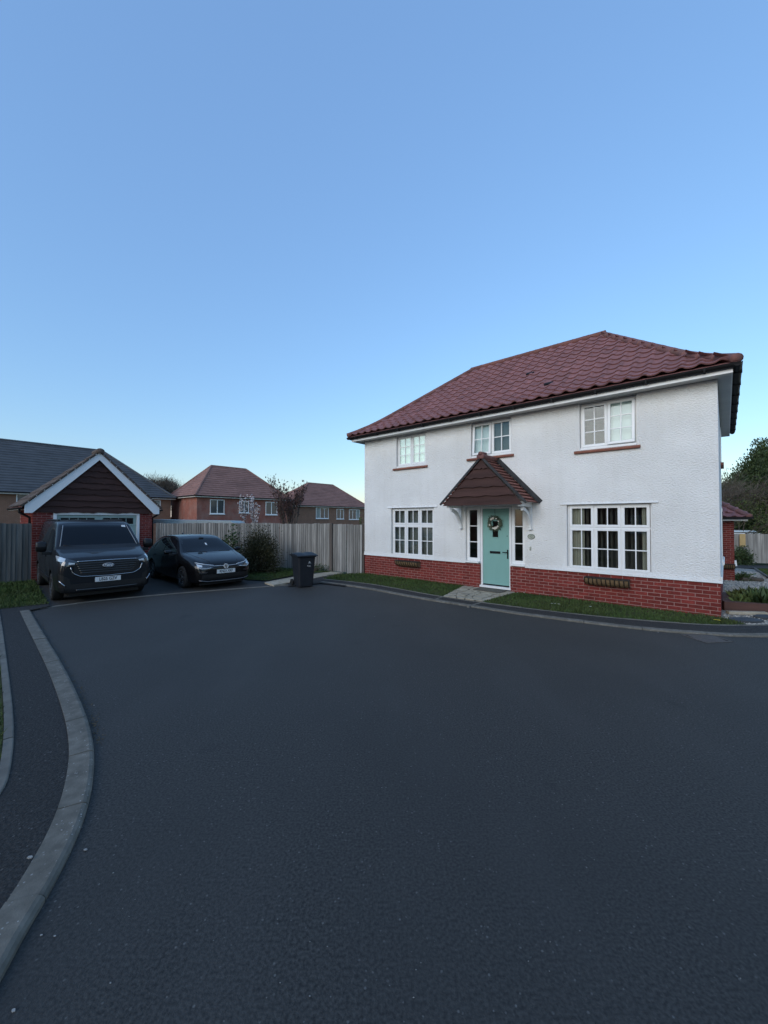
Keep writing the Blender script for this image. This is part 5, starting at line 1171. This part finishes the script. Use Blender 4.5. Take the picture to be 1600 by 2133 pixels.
strip(cv, 'light_bar', 'lamp', car, 'f', [(-.33, .657), (0, .645), (.33, .657)], .008, .010)
patch(cv, 'lower_grille', 'trim', car, 'f', [(-.62, .43), (0, .42), (.62, .43)], [(-.66, .27), (0, .255), (.66, .27)], .006, 20, 5)
strip(cv, 'bumper_lip', 'rim', car, 'f', [(-.70, .275), (-.5, .235), (0, .225), (.5, .235), (.70, .275)], .011, .012)
MB().box(-1.9, 1.9, -.62, .62, .11, .22).build('underbody_shade', M['trim'], car)  # black box added here too, darkening the ground below the car
plate(car, on(cv, 'f', 0, .495, .022), 'KN23 XKF')
p = on(cv, 'f', 0, .632, .018); Mb = T(*p) @ Rz(R(90)) @ Rx(R(-18))
m = MB(); m.lathe([(0, 0), (.066, 0), (.066, .006), (0, .006)], 28, Rx(R(90))); bd = m.build('badge', M['trim'], car, M=Mb)
m = MB(); m.tube([(.063 * math.cos(i * math.pi / 16), -.008, .063 * math.sin(i * math.pi / 16)) for i in range(33)], .0065, 6, False)
for pts in ([(-.026, .054), (0, .008), (.026, .054)], [(-.055, .026), (-.028, -.048), (0, .0), (.028, -.048), (.055, .026)]): m.tube([(x, -.009, z) for x, z in pts], .0062, 6)
m.build('badge_emblem', M['plate'], bd)
m = MB(); m.add([(-1.25, 0, 1.455), (-1.05, .02, 1.462), (-1.05, -.02, 1.462), (-1.22, 0, 1.52)], [(0, 1, 3), (0, 3, 2), (1, 2, 3)]); m.build('roof_aerial', M['carblack'], car)
# ------------------------------------------------------------------ wheelie bin
M['binplastic'] = mat('dark_grey_bin_plastic', (.011, .013, .018), (.014, .017, .022), 5, .55, .1, 60, spec=.3)
bp_ = G(632, 1221); bn = thing('wheelie_bin', 'dark grey wheelie bin standing at the edge of the driveway', 'bin', (bp_.x, bp_.y, 0), R(32))
def taper(m, w0, d0, w1, d1, z0, z1, dy0=0, dy1=0, ch=.035, n=1):
    def rr(w, d, dy, z):
        w /= 2; d /= 2; return [(x, y + dy, z) for x, y in ((-w + ch, -d), (w - ch, -d), (w, -d + ch), (w, d - ch), (w - ch, d), (-w + ch, d), (-w, d - ch), (-w, -d + ch))]
    a = rr(w0, d0, dy0, z0); b = rr(w1, d1, dy1, z1); m.add(a + b, [tuple(range(8))[::-1], tuple(range(8, 16))] + [(i, (i + 1) % 8, 8 + (i + 1) % 8, 8 + i) for i in range(8)])
m = MB(); taper(m, .42, .46, .50, .60, .02, .84, .0, .0); m.build('body', M['binplastic'], bn, bevel=.01)
m = MB(); taper(m, .54, .64, .57, .66, .84, .885); m.build('rim', M['binplastic'], bn, bevel=.008)
m = MB(); rows = []
for j in range(9):
    y = -.36 + .72 * j / 8; hz = .89 + .045 * math.sin(math.pi * j / 8)
    rows.append([(-.295 + .59 * i / 12, y, hz + .012 * math.sin(math.pi * i / 12) + (.022 if 1 <= i <= 4 or 8 <= i <= 11 else 0) * math.sin(math.pi * j / 8)) for i in range(13)])
m.grid(rows); low = [[(p[0], p[1], .868) for p in (rows[0] if k == 0 else rows[-1])] for k in (0, 1)]
m.grid([rows[0], low[0]]); m.grid([rows[-1], low[1]]); m.grid([[r_[0] for r_ in rows], [(r_[0][0], r_[0][1], .868) for r_ in rows]]); m.grid([[r_[-1] for r_ in rows], [(r_[-1][0], r_[-1][1], .868) for r_ in rows]])
m.build('lid', M['binplastic'], bn, True)
m = MB(); m.tube([(-.22, .34, .89), (-.22, .42, .90), (.22, .42, .90), (.22, .34, .89)], .016, 8); m.build('handle', M['binplastic'], bn)
for s_ in (-1, 1):
    w_ = link('wheel', None, bn, T(s_ * .25, .25, .1) @ Ry(R(90))); MB().lathe([(.045, -.025), (.095, -.025), (.1, -.015), (.1, .015), (.095, .025), (.045, .025), (.045, -.025)], 24).build('tyre', M['tyre'], w_, True); MB().lathe([(.001, -.018), (.05, -.018), (.05, .018), (.001, .018)], 18).build('hub', M['binplastic'], w_)
# printed council mark: emblem, wavy line and a lettering block
M['binprint'] = mat('bin_print', (.36, .37, .38), (.42, .43, .44), 30, .7); fy = lambda z: -.23 - (z - .02) / .82 * .07 - .0035
ti = math.atan(.07 / .82)
bm_ = MB(); n_ = 9
for k in range(3):
    cx, cz, rr = (-.012 + .012 * k, .012 * (1 - abs(k - 1)), .017); bm_.prism([(cx + rr * math.cos(6.283 * i / n_), cz + rr * (1.3 if k == 1 else .9) * math.sin(6.283 * i / n_)) for i in range(n_)], 'y', -.0008 * (k + 1), 0)
bm_.prism([(-.045, -.030), (-.015, -.022), (.02, -.030), (.05, -.020), (.05, -.026), (.02, -.037), (-.015, -.030), (-.045, -.037)], 'y', -.001, 0)
bm_.build('printed_emblem', M['binprint'], bn, M=T(.07, fy(.70), .70) @ Rx(ti))
bm_ = MB(); x = -.06
for wd, hg in ((.022, .03), (.014, .02), (.016, .021), (.012, .02), (.016, .02), (.018, .026)): bm_.box(x, x + wd - .004, -.001, 0, -.01, -.01 + hg); x += wd
for i in range(7): bm_.box(-.02 + i * .011, -.012 + i * .011, -.001, 0, -.028, -.020)
bm_.build('printed_lettering', M['binprint'], bn, M=T(.065, fy(.60), .60) @ Rx(ti))
# ------------------------------------------------------------------ plants
def quads(name, V, mt, parent=None, kind=None, M4=None):
    V = np.asarray(V, dtype=np.float32); n, k = V.shape[0], V.shape[1]
    me = bpy.data.meshes.new(name); me.vertices.add(n * k); me.vertices.foreach_set('co', V.reshape(-1)); me.loops.add(n * k); me.loops.foreach_set('vertex_index', np.arange(n * k, dtype=np.int32))
    me.polygons.add(n); me.polygons.foreach_set('loop_start', np.arange(0, n * k, k, dtype=np.int32)); me.polygons.foreach_set('loop_total', np.full(n, k, dtype=np.int32)); me.update(calc_edges=True)
    me.attributes.new('rnd', 'FLOAT', 'FACE').data.foreach_set('value', rng.random(n).astype(np.float32)); me.materials.append(mt)
    o = link(name, me, parent, M4)
    if kind: o['kind'] = kind
    return o
def unit(v): return v / np.maximum(1e-9, np.linalg.norm(v, axis=1, keepdims=True))
def leaf_quads(P, D, size, wid=.45, jit=.6):
    n = len(P); D = unit(D + rng.normal(0, jit, (n, 3))); A = unit(np.cross(D, rng.normal(0, 1, (n, 3)))); L = size * rng.uniform(.6, 1.3, (n, 1))
    return np.stack([P, P + D * L * .5 + A * L * wid * .5, P + D * L, P + D * L * .5 - A * L * wid * .5], 1)
def leafmat(name, c1, c2, rnd=.35, rough=.6): return mat(name, c1, c2, 2.0, rough, spec=.3, rnd=rnd, coords='World')
M['lbush'] = leafmat('dark_bush_leaf', (.022, .026, .012), (.050, .048, .022)); M['llaurel'] = leafmat('laurel_leaf', (.022, .045, .016), (.05, .085, .03)); M['lred'] = leafmat('red_leaf', (.060, .030, .027), (.10, .052, .046))
M['bloom'] = leafmat('white_blossom', (.46, .41, .41), (.58, .53, .53), .15); M['lever'] = leafmat('evergreen_leaf', (.022, .040, .014), (.055, .080, .026), .4); M['bark'] = mat('bark', (.06, .045, .035), (.10, .08, .06), 8, .9, .5, 30); M['twiggy'] = mat('bare_twigs', (.085, .07, .06), (.13, .11, .095), 6, .9)
M['ltwig'] = leafmat('twig', (.085, .07, .058), (.13, .11, .09), .3, .9); M['lbed'] = leafmat('bed_plant_leaf', (.05, .085, .03), (.13, .17, .06), .4); M['ivy'] = leafmat('ivy_leaf', (.045, .06, .018), (.09, .11, .035), .4)
def branches(rs, m, p, d, L, r, depth, tips, spread=.6, kids=3, up=.15):
    pts = [p]; q = p.copy(); dd = d.copy()
    for i in range(4):
        dd = (dd + Vector((rs.uniform(-1, 1), rs.uniform(-1, 1), rs.uniform(-1, 1) + up)) * .16).normalized(); q = q + dd * L / 4; pts.append(q.copy()); 
        if depth <= 1: tips.append((q.copy(), dd.copy()))
    m.tube(pts, [r * (1 - .13 * i) for i in range(5)], 5 if depth < 2 else 7, False)
    if depth > 0:
        for k in range(kids):
            s_ = pts[rs.choice([2, 3, 4]) if k else 4]
            nd = (dd + Vector((rs.uniform(-1, 1), rs.uniform(-1, 1), rs.uniform(-.6, 1))) * spread).normalized(); branches(rs, m, s_, nd, L * rs.uniform(.6, .8), r * .55, depth - 1, tips, spread, kids, up)
def tree(name, label, cat, loc, h, trunk_r, depth, leaf, mt, per, size, seed, spread=.6, kids=3, up=.2, stems=1, first=.4, group=None, wid=.45, gauss=.12):
    rs = random.Random(seed); t = thing(name, label, cat, loc, 0, group); m = MB(); tips = []
    for s_ in range(stems):
        a = rs.uniform(0, 6.28); o_ = Vector((math.cos(a), math.sin(a), 0)) * (.12 * (stems > 1)); branches(rs, m, o_ * h * .3, Vector((o_.x * 1.5, o_.y * 1.5, 1)).normalized(), h * first, trunk_r, depth, tips, spread, kids, up)
    zmax = max(p.z for p, d in tips); k = h / zmax; m.v = [(x * (.6 + .4 * k), y * (.6 + .4 * k), z * k) for x, y, z in m.v]
    m.build('trunk', M['bark'] if leaf else M['twiggy'], t)
    if leaf:
        P = np.array([tuple((p.x * (.6 + .4 * k), p.y * (.6 + .4 * k), p.z * k)) for p, d in tips]); D = np.array([tuple(d) for p, d in tips]); P = np.repeat(P, per, 0) + rng.normal(0, gauss, (len(P) * per, 3)); D = np.repeat(D, per, 0)
        quads('crown', leaf_quads(P, D, size, wid), M[mt], t)
    return t
# dark rounded bush before the fence
def bush(name, label, loc, rx, ry, h, n, size, mt, seed, wid=.3, cat='bush', hole=.45):
    t = thing(name, label, cat, loc); k = 34; r0 = np.random.default_rng(seed); C = r0.normal(0, 1, (k, 3)); C = unit(C); C[:, 2] = np.abs(C[:, 2]) * 1.0; C *= r0.uniform(hole, 1, (k, 1)); C = C * [rx * .8, ry * .8, h * .72] + [0, 0, h * .12]
    idx = r0.integers(0, k, n); s_ = np.array([rx, ry, h * .75]) * .20; P = C[idx] + r0.normal(0, 1, (n, 3)) * s_; P[:, 2] = np.clip(P[:, 2], .02, h); D = P - np.array([0, 0, h * .3]); D = unit(D)
    m = MB(); rs = random.Random(seed)
    for c in C[:18]: m.tube([(rs.uniform(-.1, .1) * rx, rs.uniform(-.1, .1) * ry, 0), (c[0] * .5, c[1] * .5, c[2] * .6), tuple(c)], [.02, .014, .006], 5, False)
    m.build('stems', M['bark'], t); quads('foliage', leaf_quads(P, D, size, wid, .5), M[mt], t); return t
bl = GD(541, 14.05); bush('bush', 'dense dark rounded bush growing against the fence corner', (bl.x, bl.y, .03), .82, .62, 1.62, 15000, .075, 'lbush', 4)
bl = GD(481, 14.55); bush('laurel_shrub', 'glossy green shrub behind the black hatchback', (bl.x, bl.y, .03), .42, .3, 1.62, 900, .11, 'llaurel', 8, .5, 'shrub')
bl = GD(655, 14.2); bush('weed_clump', 'low green weeds along the foot of the fence behind the bin', (bl.x, bl.y, .03), .8, .12, .26, 900, .06, 'llaurel', 9, .3, 'plant')
# trees beyond the fence
p = GD(594, 23); tree('red_leaved_tree', 'upright tree with dark red brown leaves beyond the fence', 'tree', (p.x, p.y, -.3), 4.75, .05, 3, True, 'lred', 2, .15, 21, .20, 4, .8, 3, .40, wid=.4, gauss=.07)
p = GD(529, 21); bt = tree('blossom_tree', 'slender young tree with white blossom beyond the fence', 'tree', (p.x, p.y, -.2), 3.35, .025, 2, True, 'bloom', 5, .075, 5, .10, 3, .9, 3, .42, wid=.9, gauss=.05)
p = GD(344, 75); tree('bare_tree', 'distant bare tree between the grey roof and red roof', 'tree', (p.x, p.y, -1), 10.6, .2, 3, True, 'ltwig', 26, .8, 13, .9, 5, .05, 3, .36, wid=.05, gauss=.5)
p = GD(752, 40); bush('climber', 'green climber at the corner of the brown brick house', (p.x, p.y, -.6), .35, .3, 3.1, 260, .2, 'ivy', 17, .5, 'shrub')
# evergreens and a bare hedge tree at right
def evergreen(label, loc, h, rad, seed, mt='lever', n=15000, size=.2):
    r0 = np.random.default_rng(seed); t = thing('evergreen_tree', label, 'tree', loc, 0, 'tall trees beyond the far fence'); rs = random.Random(seed)
    m = MB(); m.tube([(0, 0, 0), (rs.uniform(-.2, .2), 0, h * .4), (0, 0, h * .9)], [.22, .15, .03], 8, False)
    k = 70; zc = r0.uniform(.10, 1, k) ** .9 * h; rr = rad * np.clip(1.08 - zc / h, .05, 1) ** .55 * r0.uniform(.35, 1, k); a = r0.uniform(0, 6.283, k); C = np.stack([rr * np.cos(a), rr * np.sin(a), zc], 1)
    for c in C[:40]: m.tube([(0, 0, max(.3, c[2] - .9)), (c[0] * .6, c[1] * .6, c[2] - .3), tuple(c)], [.05, .03, .01], 5, False)
    m.build('trunk', M['bark'], t)
    idx = r0.integers(0, k, n); P = C[idx] + np.clip(r0.normal(0, 1, (n, 3)), -1.7, 1.7) * [.34, .34, .55]; D = P - [0, 0, h * .35]; D = unit(D) + [0, 0, .6]
    quads('crown', leaf_quads(P, D, size, .42, .6), M[mt], t); return t
for px, dep, h, rad, sd_, lb in ((1600, 30, 8.3, 2.3, 1, 'tall dark evergreen at the right edge beyond the far fence'), (1562, 31.5, 7.0, 1.9, 2, 'middle dark evergreen with jagged top beyond the far fence'), (1532, 33, 5.9, 1.6, 3, 'shortest dark evergreen next to the white house corner'), (1516, 30.5, 4.9, 1.5, 9, 'low dark evergreen right behind the outbuilding roof'), (1655, 29, 8.0, 2.4, 6, 'evergreen just beyond the right edge above the far fence')):
    p = GD(px, dep); evergreen(lb, (p.x, p.y, -1), h, rad, sd_)
p = GD(1512, 29); tree('bare_tree', 'bare twiggy tree close behind the brick outbuilding', 'tree', (p.x, p.y, -1), 6.2, .09, 3, True, 'ltwig', 5, .4, 31, .6, 4, .2, 3, .36, wid=.05, gauss=.25)
p = GD(1520, 27.5); tree('blossom_tree', 'twiggy hedge tree dotted with pale blossom beside the outbuilding roof', 'tree', (p.x, p.y, -1), 4.7, .06, 3, True, 'ivy', 4, .11, 33, .75, 4, .2, 3, .36, wid=.5, gauss=.2)
p = GD(1545, 24.9); bush('bush', 'round green bush before the far fence at right', (p.x, p.y, terr(p.x, p.y)), .62, .55, 1.15, 2600, .11, 'lever', 12, .5)
# raised bed plants
A_, B_, C2_, D2_ = PLQ
def bed(label, s_, t_, h, n, mt, seed, lean=.5, wid=.16):
    s_ = s_ * .9 + .1; q = A_.lerp(B_, s_).lerp(D2_.lerp(C2_, s_), t_); r0 = np.random.default_rng(seed); th_ = thing('bed_plant', label, 'plant', (q.x, q.y, .12), 0, 'plants in the raised bed')
    base = r0.normal(0, .07, (n, 3)) * [1, 1, 0]; d = np.concatenate([r0.normal(0, lean, (n, 2)), np.ones((n, 1))], 1); d = unit(d); L = h * r0.uniform(.6, 1.2, (n, 1)); a = unit(np.cross(d, r0.normal(0, 1, (n, 3)))) * h * wid * .5
    tip = base + d * L + np.array([0, 0, -1]) * L * .15 * r0.random((n, 1)); mid = base + d * L * .55
    quads('leaves', np.stack([base, mid + a, tip, mid - a], 1), M[mt], th_)
for i, (s_, t_, h, n, mt_, lb) in enumerate(((.17, .25, .22, 160, 'lbed', 'broad low green plant at the front left of the raised bed'), (.36, .3, .26, 190, 'lbed', 'bushy green plant in the middle front of the raised bed'), (.55, .25, .34, 120, 'llaurel', 'strap leaved plant at the right front of the raised bed'), (.15, .7, .24, 170, 'ivy', 'yellow green plant at the back left of the raised bed'), (.36, .75, .27, 190, 'ivy', 'yellow green plant at the back middle of the raised bed'), (.58, .7, .3, 150, 'lbed', 'green plant at the back right of the raised bed'), (.72, .4, .36, 120, 'llaurel', 'tall strap leaved plant at the right end of the raised bed'))):
    bed(lb, s_, t_, h, n, mt_, 40 + i, .55, .22)
p = G(1546, 1208, -.35); bush('low_plant', 'low dark plant growing in the gravel by the outbuilding', (p.x, p.y, terr(p.x, p.y)), .42, .2, .3, 700, .09, 'llaurel', 19, .4, 'plant')
p = G(1568, 1209, -.35); m = MB(); m.tube([(-.4, 0, .08), (0, .02, .09), (.35, -.03, .07)], [.07, .08, .06], 9); tag(m.build('log', M['bark'], M=T(p.x, p.y, terr(p.x, p.y))), 'short dark log lying on the gravel by the low plant', 'log')
# gravel stones
n = 9000; ab = np.stack([rng.uniform(0, 1, n), rng.uniform(0, 1, n) ** 1.6], 1); q = []
oct_v = np.array([(1, 0, 0), (0, 1, 0), (-1, 0, 0), (0, -1, 0), (0, 0, .6), (0, 0, -.3)]); tri = [(0, 1, 4), (1, 2, 4), (2, 3, 4), (3, 0, 4)]
TR = []
for s_, t_ in ab:
    pw = HW(9.42 + (2.9 + 1.3 * t_) * s_, -.34 + t_ * 16.5); r_ = random.uniform(.012, .026) * (1 + t_); an = random.uniform(0, 6.28); c_, sn = math.cos(an), math.sin(an); z = terr(pw.x, pw.y) + .014
    V = [(pw.x + (v[0] * c_ - v[1] * sn * .7) * r_, pw.y + (v[0] * sn + v[1] * c_ * .7) * r_, z + v[2] * r_) for v in oct_v]
    TR += [[V[i] for i in f] for f in tri]
o = quads('gravel', np.array(TR), M['pebble'], kind='stuff'); o['label'] = 'pale gravel stones beside the house corner'
# grass blades
def inpoly(P, poly):
    x, y = P[:, 0], P[:, 1]; r_ = np.zeros(len(P), bool); j = len(poly) - 1
    for i in range(len(poly)):
        xi, yi = poly[i]; xj, yj = poly[j]; c_ = ((yi > y) != (yj > y)) & (x < (xj - xi) * (y - yi) / (yj - yi + 1e-12) + xi); r_ ^= c_; j = i
    return r_
for name, poly, z, h, dens, follow, lb in LAWNS:
    A2 = np.array(poly); lo, hi = A2.min(0), A2.max(0); n = int(min(60000, (hi - lo).prod() * dens)); P = rng.uniform(lo, hi, (n, 2)); P = P[inpoly(P, poly)]; dist = np.hypot(P[:, 0], P[:, 1]); n = len(P)
    ht = h * rng.uniform(.5, 1.25, n) * (1 + .35 * np.sin(P[:, 0] * 2.1) * np.sin(P[:, 1] * 1.7)); zz = np.array([terr(a, b) + z for a, b in P]) if follow else np.full(n, z); an = rng.uniform(0, 6.283, n); wd = .005 + dist * .0004; ln_ = rng.normal(0, .5, (n, 2)) * ht[:, None]
    b0 = np.stack([P[:, 0] - np.cos(an) * wd, P[:, 1] - np.sin(an) * wd, zz], 1); b1 = np.stack([P[:, 0] + np.cos(an) * wd, P[:, 1] + np.sin(an) * wd, zz], 1); tp = np.stack([P[:, 0] + ln_[:, 0], P[:, 1] + ln_[:, 1], zz + ht], 1)
    o = quads('grass', np.stack([b0, b1, tp], 1), M['grass'], kind='stuff'); o['label'] = lb
# small flowers, fallen petals
def flower(label, px, py, col, s_=.018, cat='flower'):
    p = G(px, py, .05); t = thing('flower', label, cat, (p.x, p.y, .03), random.uniform(0, 6)); m = MB(); m.tube([(0, 0, 0), (.004, 0, .045)], .002, 5); m.build('stem', M['llaurel'], t)
    m = MB()
    for i in range(8): a = i * .785; m.add([(0, 0, .046), (s_ * .7 * math.cos(a - .3), s_ * .7 * math.sin(a - .3), .05), (s_ * math.cos(a), s_ * math.sin(a), .052), (s_ * .7 * math.cos(a + .3), s_ * .7 * math.sin(a + .3), .05)], [(0, 1, 2, 3)])
    m.build('petals', col, t)
YEL = mat('dandelion', (.65, .48, .02), (.75, .55, .03), 5, .8)
flower('yellow dandelion at the house corner, left of a pair', 1490, 1294, YEL, .03); flower('yellow dandelion at the house corner, right of a pair', 1497, 1295, YEL, .035)
for i, (x, y, lb) in enumerate(((1150, 1260, 'white daisy, leftmost of three in the grass below the wide plinth'), (1156, 1260, 'white daisy, middle of three in the grass below the wide plinth'), (1164, 1261, 'white daisy, rightmost of three in the grass below the wide plinth'), (1230, 1266, 'lone white daisy in the grass below the right hay basket'), (1078, 1236, 'white daisy by the brick plinth just right of the door'), (1092, 1237, 'second white daisy by the brick plinth right of the door'))): flower(lb, x, y, M['petal'], .028)
m = MB(); rs = random.Random(2)
spots = [(178, 1772, .022), (62, 1806, .03), (28, 2108, .02), (114, 1952, .012), (86, 1950, .012), (128, 1747, .012), (118, 1735, .014), (236, 1820, .01), (196, 1470, .014), (230, 2050, .01), (1371, 1318, .03), (780, 1285, .02)] + [(rs.uniform(150, 1550), 1300 + 800 * rs.random() ** 1.5, rs.uniform(.0015, .0035)) for _ in range(110)] + [(100 + rs.uniform(0, 85) * 1.0, 0, 0)] * 0
for x, y, s_ in [(a, b, c * .5 if c > .009 else c) for a, b, c in spots]:
    p = G(x, y); zz = .05 if x < 150 and y < 1850 else .004; an = rs.uniform(0, 6.28); k = 6
    m.prism([(p.x + s_ * math.cos(an + i * 1.047) * (1 if i % 3 else .55), p.y + s_ * .6 * math.sin(an + i * 1.047)) for i in range(k)], 'z', zz, zz + s_ * .35)
o = m.build('road_grit', mat('grit', (.20, .20, .19), (.32, .31, .29), 20, .9), kind='stuff'); o['label'] = 'scattered pale petals and grit on the tarmac'
# moss and leaf litter along the left kerb
m = MB()
for _ in range(420):
    f = rs.random(); i = min(len(L1) - 2, int(f * 4)); q = L1[i].lerp(L1[i + 1], f * 4 - i if f * 4 - i < 1 else 1) + Vector((rs.uniform(.0, .09), rs.uniform(-.05, .05), .004)); s_ = rs.uniform(.006, .02); a = rs.uniform(0, 6.28)
    m.add([q, q + Vector((s_ * math.cos(a), s_ * math.sin(a), s_ * .4)), q + Vector((s_ * math.cos(a + 1.2), s_ * math.sin(a + 1.2), s_ * .2))], [(0, 1, 2)])
o = m.build('leaf_litter', mat('leaf_litter', (.06, .045, .025), (.11, .08, .04), 20, .9), kind='stuff'); o['label'] = 'thin line of leaf litter along the left kerb'
